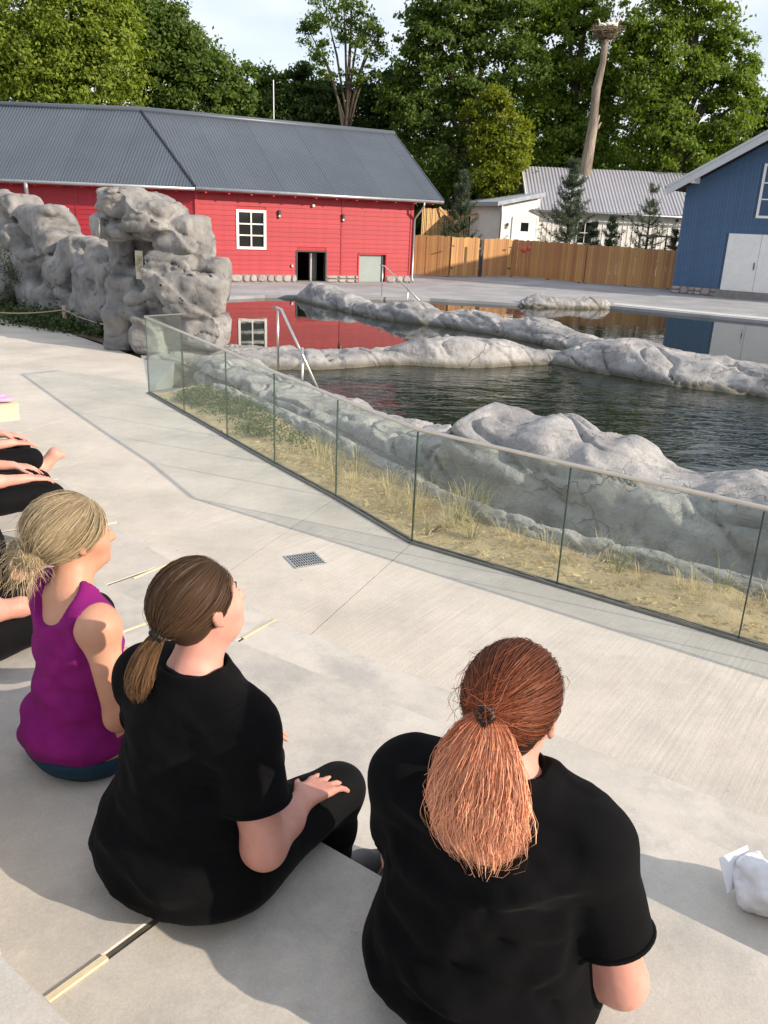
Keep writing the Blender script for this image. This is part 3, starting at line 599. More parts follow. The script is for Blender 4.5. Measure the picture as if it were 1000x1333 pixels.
cb = [bl(160, 266, 16.5, (.60, .60, .26), 12), bl(150, 274, 16.4, (.42, .5, .20), 20), bl(205, 281, 16.4, (.62, .65, .34), -8), bl(185, 298, 16.6, (.70, .6, .22), 4), bl(152, 296, 16.7, (.40, .5, .16), 8), bl(240, 305, 16.4, (.44, .6, .40), -15), bl(255, 325, 16.5, (.32, .55, .25)),
      bl(178, 340, 17.5, (.50, .5, .70)), bl(215, 335, 17.4, (.5, .5, .6)), bl(168, 335, 17.1, (.20, .3, .45)),
      bl(232, 350, 16.3, (.50, .62, .34), -14), bl(252, 382, 16.1, (.64, .66, .46), 8), bl(275, 370, 16.4, (.34, .5, .5)), bl(268, 428, 16.2, (.46, .6, .34)), bl(225, 420, 16.4, (.5, .5, .5)),
      bl(160, 378, 16.6, (.30, .40, .32), 14), bl(182, 398, 16.3, (.30, .42, .36), -6), bl(205, 390, 16.2, (.24, .4, .28), 10), bl(160, 425, 16.5, (.34, .42, .42)), bl(198, 432, 16.1, (.40, .45, .38)), bl(180, 385, 17.0, (.5, .4, .7)), bl(215, 410, 16.9, (.8, .5, .8)), bl(240, 440, 16.6, (.7, .55, .4))]
boulders('rock_column', (-6.4, 15.4, -.25), (-2.9, 18.4, 3.2), .035, cb, M_WALLR, 71, 'tall grey boulder column with an overhanging top beside the glass balustrade', 'rock', .028, .045, .07)
wb = []
for x, yt, Y, w, hgt in ((-60, 262, 23.5, .9, .5), (-20, 268, 22.8, .9, .45), (22, 275, 22.2, .75, .42), (62, 290, 21.4, .85, .42), (20, 310, 22.0, .9, .4), (75, 316, 20.9, .6, .40), (112, 335, 20.0, .85, .45), (128, 322, 19.6, .45, .22), (148, 340, 18.6, .35, .4), (40, 345, 21.6, 1.0, .45), (95, 362, 20.3, .8, .40), (135, 372, 18.9, .6, .45), (0, 372, 22.2, 1.1, .5), (60, 388, 21.0, 1.0, .45), (110, 400, 19.9, .9, .45), (140, 412, 18.7, .6, .5), (-30, 330, 23.0, 1., .5), (-40, 380, 23.2, 1.2, .6), (160, 390, 18.3, .4, .8)):
    wb.append(bl(x, yt, Y, (w, .55, hgt), 130)); wb.append(bl(x, yt+16, Y+.55, (w*1.1, .6, hgt*1.2), 130))
boulders('rock_wall', (-15.5, 17.0, -.3), (-4.9, 25.5, 3.4), .055, wb, M_WALLR, 81, 'long grey wall of stacked artificial boulders before the red building, behind the rope', 'rock wall', .03, .06, .10)
# ================================================================ GLASS BALUSTRADE
def glassmat():
    mt = bpy.data.materials.new('balustrade_glass'); mt.use_nodes = True; t = mt.node_tree; t.nodes.clear()
    tr = N(t, 'ShaderNodeBsdfTransparent'); tr.inputs['Color'].default_value = (.90, .935, .918, 1)
    gs = N(t, 'ShaderNodeBsdfGlossy'); gs.inputs['Roughness'].default_value = .02; gs.inputs['Color'].default_value = (.95, 1, .98, 1)
    df = N(t, 'ShaderNodeBsdfDiffuse'); df.inputs['Color'].default_value = (.55, .60, .56, 1)
    lw = N(t, 'ShaderNodeLayerWeight'); lw.inputs['Blend'].default_value = .5; pw = N(t, 'ShaderNodeMath', operation='POWER'); pw.inputs[1].default_value = 5; t.links.new(lw.outputs['Facing'], pw.inputs[0]); fr = N(t, 'ShaderNodeMath', operation='MULTIPLY_ADD'); fr.inputs[1].default_value = .5; fr.inputs[2].default_value = .035; t.links.new(pw.outputs[0], fr.inputs[0])
    c = N(t, 'ShaderNodeTexCoord'); nz = N(t, 'ShaderNodeTexNoise'); nz.inputs['Scale'].default_value = 2.2; nz.inputs['Detail'].default_value = 8; t.links.new(c.outputs['Object'], nz.inputs['Vector'])
    mr = N(t, 'ShaderNodeMapRange'); mr.inputs['From Min'].default_value = .35; mr.inputs['From Max'].default_value = .8; mr.inputs['To Min'].default_value = .002; mr.inputs['To Max'].default_value = .03; t.links.new(nz.outputs['Fac'], mr.inputs['Value'])
    m0 = N(t, 'ShaderNodeMixShader'); m1 = N(t, 'ShaderNodeMixShader'); o = N(t, 'ShaderNodeOutputMaterial')
    t.links.new(mr.outputs['Result'], m0.inputs[0]); t.links.new(tr.outputs[0], m0.inputs[1]); t.links.new(df.outputs[0], m0.inputs[2])
    t.links.new(fr.outputs[0], m1.inputs[0]); t.links.new(m0.outputs[0], m1.inputs[1]); t.links.new(gs.outputs[0], m1.inputs[2]); t.links.new(m1.outputs[0], o.inputs['Surface'])
    return mt
M_GLASS = glassmat(); M_RAIL = mat('brushed_rail', (.66, .60, .52), .38, .05, 9., metal=1.)
M_SHOE = mat('base_channel', (.20, .20, .20), .5, .1, 8., metal=.6); M_GEDGE = mat('glass_edge', (.03, .06, .05), .25, .1, 9.)
bal = empty('glass_balustrade', (G[5][0], G[5][1], 0)); tag(bal, 'frameless glass balustrade with steel handrail round the sand bed', 'balustrade')
o0 = np.array([G[5][0], G[5][1], 0])
ret = aty(236, 411, 12.75)[:2]
posts = [(ret, 1.13)]+[(G[k], GH[k]) for k in range(10)]
for (a, ha), (b, hb_) in zip(posts[:-1], posts[1:]):
    u = (b-a)/np.linalg.norm(b-a); n = np.array([-u[1], u[0]])*.008; a2, b2 = a+u*.005, b-u*.005
    mb = MB(); P = [(a2-n, ha), (b2-n, hb_), (b2+n, hb_), (a2+n, ha)]
    for lvl in (0, 1):
        for p, h in P: mb.v.append(np.array([p[0], p[1], -.01 if lvl == 0 else h-.02])-o0)
    mb.f = [(3, 2, 1, 0), (4, 5, 6, 7), (0, 1, 5, 4), (1, 2, 6, 5), (2, 3, 7, 6), (3, 0, 4, 7)]; mb.build('glass_panel', M_GLASS, bal)
    for q, h, sg in ((a2, ha, -1), (b2, hb_, 1)):     # green polished edge of the pane
        e = q+u*sg*.0025; mb = MB(); A = np.array([[u[0], u[1], 0], [-u[1], u[0], 0], [0, 0, 1]]); mb.box(np.array([e[0], e[1], (h-.02)/2])-o0, (.004, .014, h-.03), A); mb.build('pane_edge', M_GEDGE, bal)
    A = np.array([[u[0], u[1], 0], [-u[1], u[0], 0], [0, 0, 1]]); c = (a+b)/2; l = np.linalg.norm(b-a)
    for s in (-1, 1): MB().box(np.array([c[0], c[1], .008])+A[1]*s*.026-o0, (l-.002, .018, .03), A).build('base_channel', M_SHOE, bal)
mb = MB(); mb.tube([np.array([p[0], p[1], h])-o0 for p, h in posts], .0165, 10); mb.build('handrail', M_RAIL, bal, True)

# stair handrails by the pool
def handrail(name, p0, p1, d, h, label):
    """two uprights and a sloping rail running down into the water"""
    p0 = np.array(p0, float); p1 = np.array(p1, float); r = empty(name, p0); tag(r, label, 'handrail'); q = p1-p0
    u = q.copy(); u[2] = 0; u /= np.linalg.norm(u)
    MB().tube([(0, 0, -.05), (0, 0, h)], .021, 8).build('post', M_STEEL, r, True)
    MB().tube([q*.62+np.array([0, 0, -.6]), q*.62+np.array([0, 0, h*.50])], .021, 8).build('post', M_STEEL, r, True)
    MB().tube([-u*.12+np.array([0, 0, h]), np.array([0, 0, h]), u*.10+np.array([0, 0, h-.01]), q+np.array([0, 0, -.08])], .024, 8).build('rail', M_STEEL, r, True)
handrail('stair_handrail', at(362, 478, .12), at(414, 500, .0), 0, 1.0, 'steel stair handrail leading into the front pool beside the pale rock ledge')
handrail('stair_handrail', at(497, 385, .0), at(552, 394, -.05), 0, 1.05, 'steel stair handrail leading into the pool before the red building hatch')

# ================================================================ BUILDINGS
M_RED = mat('red_paint', (.37, .023, .035), .6, .08, 3., extra=per_object(.07)); M_REDB = mat('red_paint_back', (.40, .028, .034), .7, .1, 3.)
M_ROOF = mat('slate_grey_sheet', (.078, .096, .120), .42, .08, .5, metal=.15, extra=per_object(.05)); M_ZINC = mat('zinc', (.42, .43, .44), .4, .1, 4., metal=.7)
M_WHITE = mat('white_paint', (.78, .77, .74), .55, .04, 5.); M_PANE = mat('window_pane', (.012, .014, .016), .04, .1, 3.); M_BLACK = mat('dark_inside', (.012, .012, .013), .8)
M_STONE = mat('plinth_stone', (.30, .26, .245), .9, .15, 6., .5, 25, col2=(.40, .35, .33), extra=per_object(.14)); M_MORT = mat('mortar', (.20, .19, .18), .95, .1, 10.)
def frame3(u): u = np.array(u, float); return np.array([[u[0], u[1], 0], [-u[1], u[0], 0], [0, 0, 1.]])   # rows: along, inwards(left), up
class Facade:
    """wall plane: s along u from p0, d outwards (towards the viewer side), z up; coordinates relative to the root"""
    def __init__(f, root, p0, u, org):
        f.root, f.p0, f.u, f.org = root, np.array(p0, float), np.array(u, float)/np.linalg.norm(u), np.array(org, float)
        f.n = np.array([f.u[1], -f.u[0]]); f.A = frame3(f.u); f.cache = {}
    def P(f, s, d, z): p = f.p0+f.u*s+f.n*d; return np.array([p[0], p[1], z])-f.org
    def sz(f, x, y, d=0.):
        q = on_wall(x, y, f.p0+f.n*d, f.n); return float((q[:2]-f.p0)@f.u), float(q[2])
    def box(f, name, s0, s1, z0, z1, d0, d1, m, par=None, bev=0., shared=True):
        l, t, h = s1-s0, d1-d0, z1-z0; key = (round(l, 3), round(t, 3), round(h, 3), round(bev, 3), m.name)
        if key not in f.cache:
            me = MB().box((0, 0, 0), (l, t, h), f.A, bev).mesh(name); me.materials.append(m); f.cache[key] = me
        o = link(name, f.cache[key], None, par or f.root); c = f.P((s0+s1)/2, (d0+d1)/2, (z0+z1)/2)
        pp = par
        while pp is not None and pp is not f.root: c = c-np.array(pp.location); pp = pp.parent
        o.location = tuple(c); return o
def minus(a, b, holes):
    seg = [(a, b)]
    for h0, h1 in holes:
        n = []
        for p, q in seg:
            if h1 <= p or h0 >= q: n.append((p, q))
            else:
                if h0-p > .02: n.append((p, h0))
                if q-h1 > .02: n.append((h1, q))
        seg = n
    return seg
def lapped(f, s0, s1, z0, z1, pitch, holes, m, breaks=()):
    """horizontal lap boards, each its own piece"""
    k = 0; z = z0
    while z < z1-.02:
        h = min(pitch, z1-z); hs = [(a, b) for a, b, c, d in holes if d > z+.01 and c < z+h-.01]
        for a, b in minus(s0, s1, hs):
            cuts = [a]+[q for q in breaks if a+.1 < q < b-.1]+[b]
            for p, q in zip(cuts[:-1], cuts[1:]):
                l = round(q-p-.004, 3); key = ('lap', l, round(h, 3))
                if key not in f.cache:
                    mb = MB(); t = .030; bt = .012
                    for ss in (0, l):
                        for d_, zz in ((0, 0), (t, 0), (bt, h+.012), (0, h+.012)): mb.v.append(f.A.T@np.array([ss, -d_, zz]))
                    mb.f = [(0, 1, 2, 3), (7, 6, 5, 4), (1, 0, 4, 5), (2, 1, 5, 6), (3, 2, 6, 7), (0, 3, 7, 4)]; me = mb.mesh('board'); me.materials.append(m); f.cache[key] = me
                o = link('board', f.cache[key], None, f.root); o.location = tuple(f.P(p+.002, .0+random.uniform(0, .004), z))
        z += pitch
def backing(f, s0, s1, z0, z1, holes, m, th=.18, d=0.):
    ss = sorted({s0, s1, *[v for h in holes for v in h[:2]]}); zs = sorted({z0, z1, *[v for h in holes for v in h[2:]]}); mb = MB()
    for a, b in zip(ss[:-1], ss[1:]):
        for c, e in zip(zs[:-1], zs[1:]):
            if not any(h[0]-1e-6 <= a and b <= h[1]+1e-6 and h[2]-1e-6 <= c and e <= h[3]+1e-6 for h in holes): mb.box(f.P((a+b)/2, d-th/2, (c+e)/2), (b-a, th, e-c), f.A)
    return mb.build('wall', m, f.root)
def window(f, s0, s1, z0, z1, cols, rws, fw=.09, mw=.045):
    w = f.box('window', s0+fw, s1-fw, z0+fw, z1-fw, -.06, -.04, M_PANE)
    for a, b, c, d in ((s0, s0+fw, z0, z1), (s1-fw, s1, z0, z1), (s0+fw, s1-fw, z1-fw, z1), (s0+fw, s1-fw, z0, z0+fw)): f.box('frame', a, b, c, d, -.05, .055, M_WHITE, w)
    for k in range(1, cols): x = s0+fw+(s1-s0-2*fw)*k/cols; f.box('glazing_bar', x-mw/2, x+mw/2, z0+fw, z1-fw, -.045, .03, M_WHITE, w)
    for k in range(1, rws): y = z0+fw+(z1-z0-2*fw)*k/rws; f.box('glazing_bar', s0+fw, s1-fw, y-mw/2, y+mw/2, -.046, .025, M_WHITE, w)
    return w
def plinth(f, s0, s1, h, holes, seed=3):
    rr = random.Random(seed)
    for a, b in minus(s0, s1, holes):
        f.box('plinth', a, b, -.02, h, .0, .05, M_MORT); s = a
        while s < b-.05:
            w = min(rr.uniform(.28, .55), b-s); split = rr.random() < .45
            for z0, z1 in (((.0, h*.5), (h*.5, h)) if split else ((.0, h),)):
                c = f.P(s+w/2, .055, (z0+z1)/2); hw, hh = w/2-.02, (z1-z0)/2-.015; mb = MB(); n = 7; ring = []
                a0 = rr.uniform(0, 6); pts = [(math.cos(a0+2*math.pi*i/n), math.sin(a0+2*math.pi*i/n)) for i in range(n)]; pts = [(x*rr.uniform(.85, 1.1), y*rr.uniform(.85, 1.1)) for x, y in pts]
                for d_, k_ in ((-.01, 1.), (.035, .95), (.06, .7)):
                    for x, y in pts: mb.v.append(c+f.A.T@np.array([np.clip(x*1.25, -1, 1)*hw*k_, -d_, np.clip(y*1.25, -1, 1)*hh*k_]))
                for r_ in (0, 1):
                    for i in range(n): mb.f.append((r_*n+i, r_*n+(i+1) % n, (r_+1)*n+(i+1) % n, (r_+1)*n+i))
                mb.f.append(tuple(range(2*n, 3*n))); mb.build('stone', M_STONE, f.root)
            s += w
def roof_sheets(root, org, E0, E1, R0, R1, m, wave=.125, amp=.012, sheet=1.1, clipL=None, clipR=None, name='roof_sheet'):
    """corrugated sheets on the plane E0-E1 (eave) to R0-R1 (ridge); E/R given for the same two stations unless clipped"""
    E0, E1, R0, R1 = (np.array(p, float) for p in (E0, E1, R0, R1)); u = E1-E0; L = np.linalg.norm(u); u /= L
    up = R0-E0; up = up-u*(up@u); H = np.linalg.norm(up); up /= H; nrm = np.cross(u, up); nrm = nrm if nrm[2] > 0 else -nrm
    sR0, sR1 = float((R0-E0)@u), float((R1-E0)@u)       # skewed ends: left boundary from s=0 to sR0, right from L to sR1
    smin, smax = min(0, sR0), max(L, sR1); s = smin
    def trange(x):
        lo, hi = 0., 1.
        if abs(sR0) > 1e-3:
            t = x/sR0
            if sR0 < 0 and x < 0: lo = max(lo, t)
            if sR0 > 0 and 0 <= x < sR0: hi = min(hi, t)
        if abs(sR1-L) > 1e-3:
            t = (x-L)/(sR1-L)
            if sR1 > L and x > L: lo = max(lo, t)
            if sR1 < L and x > sR1: hi = min(hi, t)
        return lo, hi
    while s < smax-.01:
        e = min(s+sheet, smax); n = max(3, int(round((e+.03-s)/(wave/6)))); xs = np.linspace(s, min(e+.03, smax), n); mb = MB()
        for x in xs:
            lo, hi = trange(x); b = E0+u*x+nrm*(amp*math.sin(2*math.pi*x/wave)+(.004 if int(s/sheet) % 2 else 0))
            mb.v.append(b+up*H*lo-org); mb.v.append(b+up*H*max(hi, lo)-org)
        for i in range(n-1): mb.f.append((2*i, 2*i+2, 2*i+3, 2*i+1))
        o = mb.build(name, m, root, True); s = e
# ---- red building: right wing straight, left wing bent back
Pr = np.array([.70, 38.19]); uR = np.array([.883, .468]); uR /= np.linalg.norm(uR)
red = empty('red_building', (*(Pr-uR*9.49), 0)); org = np.array([*(Pr-uR*9.49), 0]); tag(red, 'long red board clad building with grey corrugated roof beside the pool', 'building')
Bd = Pr-uR*9.49
fR = Facade(red, Bd, uR, org)
def S(x, y): return fR.sz(x, y)
w0, w1 = S(307, 273)[0], S(346, 273)[0]; wz0, wz1 = S(325, 324.5)[1], S(325, 273)[1]
h1 = (S(386, 350)[0], S(424, 350)[0], 0.0, S(400, 327)[1]); h2 = (S(466, 350)[0], S(502, 350)[0], 0.0, S(480, 330.5)[1])
holesR = [(w0, w1, wz0, wz1), h1, h2]; EZ = 3.42; LR = 9.49
backing(fR, 0, LR, 0, EZ, holesR, M_REDB)
jx = S(445, 300)[0]
lapped(fR, .02, LR-.05, .30, EZ-.05, .185, holesR, M_RED, (jx,))
plinth(fR, .0, LR, .30, [h1[:2], h2[:2]])
fR.box('corner_board', jx-.045, jx+.045, .31, EZ-.06, .028, .046, M_RED); fR.box('corner_board', LR-.10, LR+.035, .31, EZ-.06, -.02, .05, M_RED); fR.box('corner_board', -.05, .06, .31, EZ-.06, .0, .05, M_RED)
window(fR, w0, w1, wz0, wz1, 2, 3, .10, .05)
for h, op in ((h1, True), (h2, False)):
    a, b, c, d = h
    hb_ = fR.box('hatch', a, b, c-.01, c+.03, -.6, .06, M_MORT)
    for q in ((a-.03, a+.03, c, d), (b-.03, b+.03, c, d), (a+.03, b-.03, d-.03, d+.03)): fR.box('frame', *q, -.15, .05, M_DARK if op else M_REDB, hb_)
    if op:
        fR.box('slide_rail', a+.62*(b-a), a+.66*(b-a), c, d-.1, -.5, -.46, M_STEEL, hb_); fR.box('inner_gate', a+.7*(b-a), b-.05, c+.03, d-.1, -.9, -.86, M_ZINC, hb_)
    else:
        fR.box('hatch_door', a+.03, b-.18, c+.03, d-.03, -.14, -.09, mat('hatch_grey', (.26, .31, .30), .5, .06, 3.), hb_); fR.box('hatch_stile', b-.17, b-.05, c+.03, d-.03, -.12, -.06, M_DARK, hb_)
def wall_lamp(f, s, z):
    l = f.box('wall_lamp', s-.05, s+.05, z-.02, z+.16, .03, .13, M_DARK, bev=.012); f.box('lamp_glass', s-.035, s+.035, z-.10, z-.02, .045, .115, mat('lamp_glass', (.55, .52, .45), .2), l); f.box('lamp_foot', s-.04, s+.04, z-.13, z-.10, .04, .12, M_DARK, l)
wall_lamp(fR, *S(363, 279)); wall_lamp(fR, *S(446, 284)); s_, z_ = S(407, 268); fR.box('camera_dome', s_-.06, s_+.06, z_-.05, z_+.06, .03, .15, M_WHITE, bev=.03)
s_, z_ = S(380, 346); fR.box('socket_box', s_-.05, s_+.05, z_-.06, z_+.06, .03, .09, M_ZINC, bev=.01)
# left wing
eL = aty(-90, 234, 33.6); eB = np.array([*(Bd+fR.n*.5), EZ+.02]); pL = np.array([eL[0], eL[1]])+np.array([.02, .5]); uL = Bd-pL; LL = np.linalg.norm(uL); uL = uL/LL
fL = Facade(red, pL, uL, org)
lx = lambda x, y: fL.sz(x, y)
lw0, lw1 = lx(76, 272)[0], lx(90, 272)[0]; lz0, lz1 = lx(83, 290)[1], lx(83, 271)[1]; l2 = (lx(-6, 300)[0], lx(3, 300)[0], lx(0, 330)[1], lx(0, 252)[1])
holesL = [(lw0, lw1, lz0, lz1), l2]
backing(fL, 0, LL, 0, EZ, holesL, M_REDB); lb1, lb2 = lx(103, 300)[0], lx(18, 260)[0]
lapped(fL, .02, LL-.02, .30, EZ-.05, .185, holesL, M_RED, (lb1,)); plinth(fL, 0, LL, .30, [], 5)
window(fL, lw0, lw1, lz0, lz1, 2, 2, .06, .04); window(fL, *l2, 1, 3, .08, .04); fL.box('corner_board', lb1-.05, lb1+.05, .31, EZ-.06, .028, .046, M_RED)
# body behind the facades
back = 8.6
bR = Pr-fR.n*back; bB = Bd-(fR.n+fL.n)/np.linalg.norm(fR.n+fL.n)*back; bL = pL-fL.n*back
for a, b in ((Pr, bR), (bR, bB), (bB, bL), (bL, pL)):
    u = b-a; l = np.linalg.norm(u); u = u/l; c = (a+b)/2+np.array([-u[1], u[0]])*0; MB().box(np.array([c[0], c[1], EZ/2])-org, (l-.2, .16, EZ), frame3(u)).build('wall', M_REDB, red)
flr = MB().quad(*[np.array([p[0], p[1], .012])-org for p in (pL, Bd, Pr, bR, bB, bL)]).build('floor', M_BLACK, red)
# roofs
ov = .55; RO = 4.25; RZ = 6.40; bis = (fR.n+fL.n)/(1+fR.n@fL.n)
def q3(p, z): return np.array([p[0], p[1], z])
eBend = q3(Bd+bis*ov, EZ+.06); rBend = q3(Pr-uR*10.5-fR.n*RO, RZ)
eR = q3(Pr+fR.n*ov+uR*1.15, EZ+.06); rR = q3(Pr-fR.n*RO+uR*1.15, RZ); eLL = q3(pL+fL.n*ov, EZ+.06); rLL = rBend+q3(pL-Bd, 0)-q3(uL*.9, 0)
roof_sheets(red, org, eBend, eR, rBend, rR, M_ROOF); roof_sheets(red, org, eLL, eBend, rLL, rBend, M_ROOF)
for a, b, c, d in ((bR+uR*1.15, bB, rR, rBend), (bB, bL, rBend, rLL)):
    mb = MB(); mb.quad(q3(a, EZ)-org, q3(b, EZ)-org, d-org, c-org); mb.build('rear_roof', M_ROOF, red)
mb = MB(); mb.tube([rLL-org, rBend-org, rR-org], .13, 8); mb.build('ridge_cap', M_ROOF, red, True)
MB().tube([eBend+np.array([0, 0, .02])-org, rBend+np.array([0, 0, .02])-org], .05, 6).build('flashing_shadow_line', mat('flashing_shadow', (.03, .035, .04), .5, .1, 3., metal=.3), red)  # dark strip: bend flashing, with the roof edge's cast shadow put into its colour
# soffit, fascia, gutter, rafter tails, verge
for a, b, f in ((eBend, eR, fR), (eLL, eBend, fL)):
    u = (b-a)[:2]; l = np.linalg.norm(u); u = u/l; A = frame3(u); c = (a+b)/2
    MB().box(c-org+np.array([0, 0, -.085])-np.array([*(f.n*.03), 0]), (l-.02, .03, .15), A).build('fascia', M_REDB, red)
    MB().tube([a-org+np.array([*(f.n*.06), -.055]), b-org+np.array([*(f.n*.06), -.075])], .062, 8).build('gutter', M_ZINC, red, True)
    mb = MB(); w = ov-.05; p = c-org-np.array([*(f.n*w/2), .12]); mb.box(p, (l-.02, w, .02), A); mb.build('soffit', M_REDB, red)
    k = .4
    while k < l: q = a+np.array([*(u*k), 0])-org-np.array([*(f.n*.25), .16]); MB().box(q, (.07, .5, .08), A).build('rafter_tail', M_REDB, red); k += .9
def bar3(name, a, b, w, h, m, par, o=org):
    a, b = np.array(a), np.array(b); u = b-a; l = np.linalg.norm(u); u /= l; s = np.cross(u, [0, 0, 1.]); s /= np.linalg.norm(s); t = np.cross(s, u); return MB().box((a+b)/2-o, (l, w, h), np.array([u, s, t])).build(name, m, par)
bar3('verge_board', eR+np.array([*(uR*.02), -.07]), rR+np.array([*(uR*.02), -.07]), .035, .2, M_ROOF, red)
gb = MB(); gb.f = [(0, 1, 2)]; gb.v = [q3(Pr, EZ)-org, q3(bR, EZ)-org, q3(Pr-fR.n*RO, RZ-.1)-org]; gb.build('gable', M_REDB, red)
dp = Pr+fR.n*.09+uR*.0; dpt = eR+np.array([*(fR.n*.06-uR*.95), -.1])
MB().tube([dpt-org, dpt+np.array([0, 0, -.18])-org, q3(dp+uR*.06, EZ-.75)-org, q3(dp+uR*.06, .2)-org, q3(dp+uR*.06+fR.n*.12, .06)-org], .048, 8).build('downpipe', M_ZINC, red, True)
d2 = fL.P(lx(43, 240)[0], .61, EZ-.02); d3 = fL.P(lx(38, 262)[0], .08, EZ-.75); MB().tube([d2, d2+np.array([0, 0, -.25]), d3, d3-np.array([0, 0, 2.6])], .075, 8).build('downpipe', M_ZINC, red, True)
# aerial behind the ridge
ap = aty(358, 160, 47.); tp = aty(356, 104, 47.); ob = MB().tube([(ap[0], ap[1], -.05), (tp[0], tp[1], tp[2])], [.05, .03], 6).build('flagpole', M_ZINC); recenter(ob); tag(ob, 'bare thin pole standing up behind the red building ridge', 'pole')

# ---- blue building (gable end)
M_BLUE = mat('blue_paint', (.062, .125, .225), .65, .08, 3., extra=per_object(.06)); M_BLUEB = mat('blue_back', (.045, .092, .165), .7)
c0 = at(873.3, 381); c1 = at(941, 388); uB = (c1-c0)[:2]; uB /= np.linalg.norm(uB); uB = np.array([.80, -.60])
blu = empty('blue_building', (c0[0], c0[1], 0)); oB = np.array([c0[0], c0[1], 0]); tag(blu, 'blue board clad building with white double door', 'building')
fB = Facade(blu, c0[:2], uB, oB); BW = 9.2
d0 = fB.sz(942, 350)[0]; dz0, dz1 = .30, fB.sz(957, 304)[1]; d1_ = d0+2.7; bw0 = fB.sz(984, 283)[0]; bz0, bz1 = fB.sz(985, 284)[1], fB.sz(990, 213)[1]; bw1 = bw0+1.25
ez = fB.sz(893, 243)[1]; slope = math.tan(R(29)); mid = BW/2
def gz(s): return ez+slope*(mid-abs(s-mid))
holesB = [(d0, d1_, dz0, dz1), (bw0, bw1, bz0, bz1)]
bw = .135; s = 0
mbk = MB(); mbk.v = [fB.P(0, -.001, 0), fB.P(BW, -.001, 0), fB.P(BW, -.001, ez), fB.P(mid, -.001, gz(mid)), fB.P(0, -.001, ez)]; mbk.f = [(0, 1, 2, 3, 4)]; mbk.build('wall', M_BLUEB, blu)
while s < BW-.01:
    e = min(s+bw, BW); zs = [(.34, min(gz(s), gz(e))-.02)]
    for a, b, c, d in holesB:
        if b > s+.01 and a < e-.01: zs = [t for z0, z1 in zs for t in minus(z0, z1, [(c, d)])]
    for z0, z1 in zs: fB.box('board', s+.004, e-.004, round(z0, 2), round(z1, 2), 0, .022+random.uniform(0, .003), M_BLUE)
    if s > .05:
        for z0, z1 in zs:
            if all(not (a < s+.02 and b > s-.02 and c < z1-.02 and d > z0+.02) for a, b, c, d in holesB): fB.box('batten', s-.019, s+.019, round(z0, 2), round(z1, 2), .0225, .043, M_BLUE)
    s = e
plinth(fB, 0, d0-.02, .33, [], 9)
for k, (a, b) in enumerate(((d0, (d0+d1_)/2-.006), ((d0+d1_)/2+.006, d1_))):
    dd = fB.box('door', a, b, dz0, dz1, .0, .045, M_WHITE, bev=.006)
    if k == 0: fB.box('handle', b-.12, b-.09, 1.2, 1.5, .05, .09, M_DARK, dd); fB.box('handle_plate', b-.13, b-.08, 1.3, 1.36, .045, .052, M_DARK, dd)
fB.box('door_step', d0-.15, d1_+.4, -.02, .29, .0, .32, mat('step_stone', (.22, .21, .20), .9, .15, 5., .4, 30)); window(fB, bw0, bw1, bz0, bz1, 2, 3, .10, .05)
# roof of the blue building: overhanging verge with pale bargeboard and dark red tiles
M_TILE = mat('dark_red_tiles', (.14, .045, .035), .8, .2, 5., .3, 20); M_BARGE = mat('grey_white_paint', (.52, .54, .56), .6, .05, 4.)
ovv = .75; depthB = 9.
for sg in (0, 1):
    a_s = -.62 if sg == 0 else BW+.62
    A0 = fB.P(a_s, ovv, gz(0)-.62*slope+.18)+oB; A1 = fB.P(mid, ovv, gz(mid)+.18)+oB; bk = -np.array([*(fB.n*(depthB+ovv)), 0])
    n3 = np.cross(A1-A0, bk); n3 = n3/np.linalg.norm(n3); n3 = n3 if n3[2] > 0 else -n3
    rt = .14; q = [A0, A1, A1+bk, A0+bk]; mb = MB(); mb.v = [p-oB for p in q]+[p+n3*rt-oB for p in q]; mb.f = [(0, 1, 2, 3), (7, 6, 5, 4)]+[(i, (i+1) % 4, 4+(i+1) % 4, 4+i) for i in range(4)]; mb.build('roof', M_TILE, blu)
    off = np.array([*(fB.n*.03), 0]); bar3('bargeboard', A0+off-np.array([0, 0, .10]), A1+off-np.array([0, 0, .10]), .05, .26, M_BARGE, blu, oB); bar3('bargeboard', A0+off*1.6+np.array([0, 0, .11]), A1+off*1.6+np.array([0, 0, .11]), .05, .10, M_BARGE, blu, oB)
    bar3('soffit', A0+bk*.04-np.array([0, 0, .06]), A1+bk*.04-np.array([0, 0, .06]), .7, .03, M_BARGE, blu, oB)
fB.box('purlin_end', fB.sz(907, 241)[0]-.12, fB.sz(907, 241)[0]+.14, ez+.12, ez+.36, .05, .74, M_WHITE)
sb = MB(); e0, e1 = fB.P(0, 0, 0), fB.P(0, -depthB, 0); sb.quad(e1, e0, e0+np.array([0, 0, ez]), e1+np.array([0, 0, ez])); sb.build('side_wall', M_BLUE, blu)
sb = MB(); e0, e1 = fB.P(BW, 0, 0), fB.P(BW, -depthB, 0); sb.quad(e0, e1, e1+np.array([0, 0, ez]), e0+np.array([0, 0, ez])); sb.build('side_wall', M_BLUE, blu)

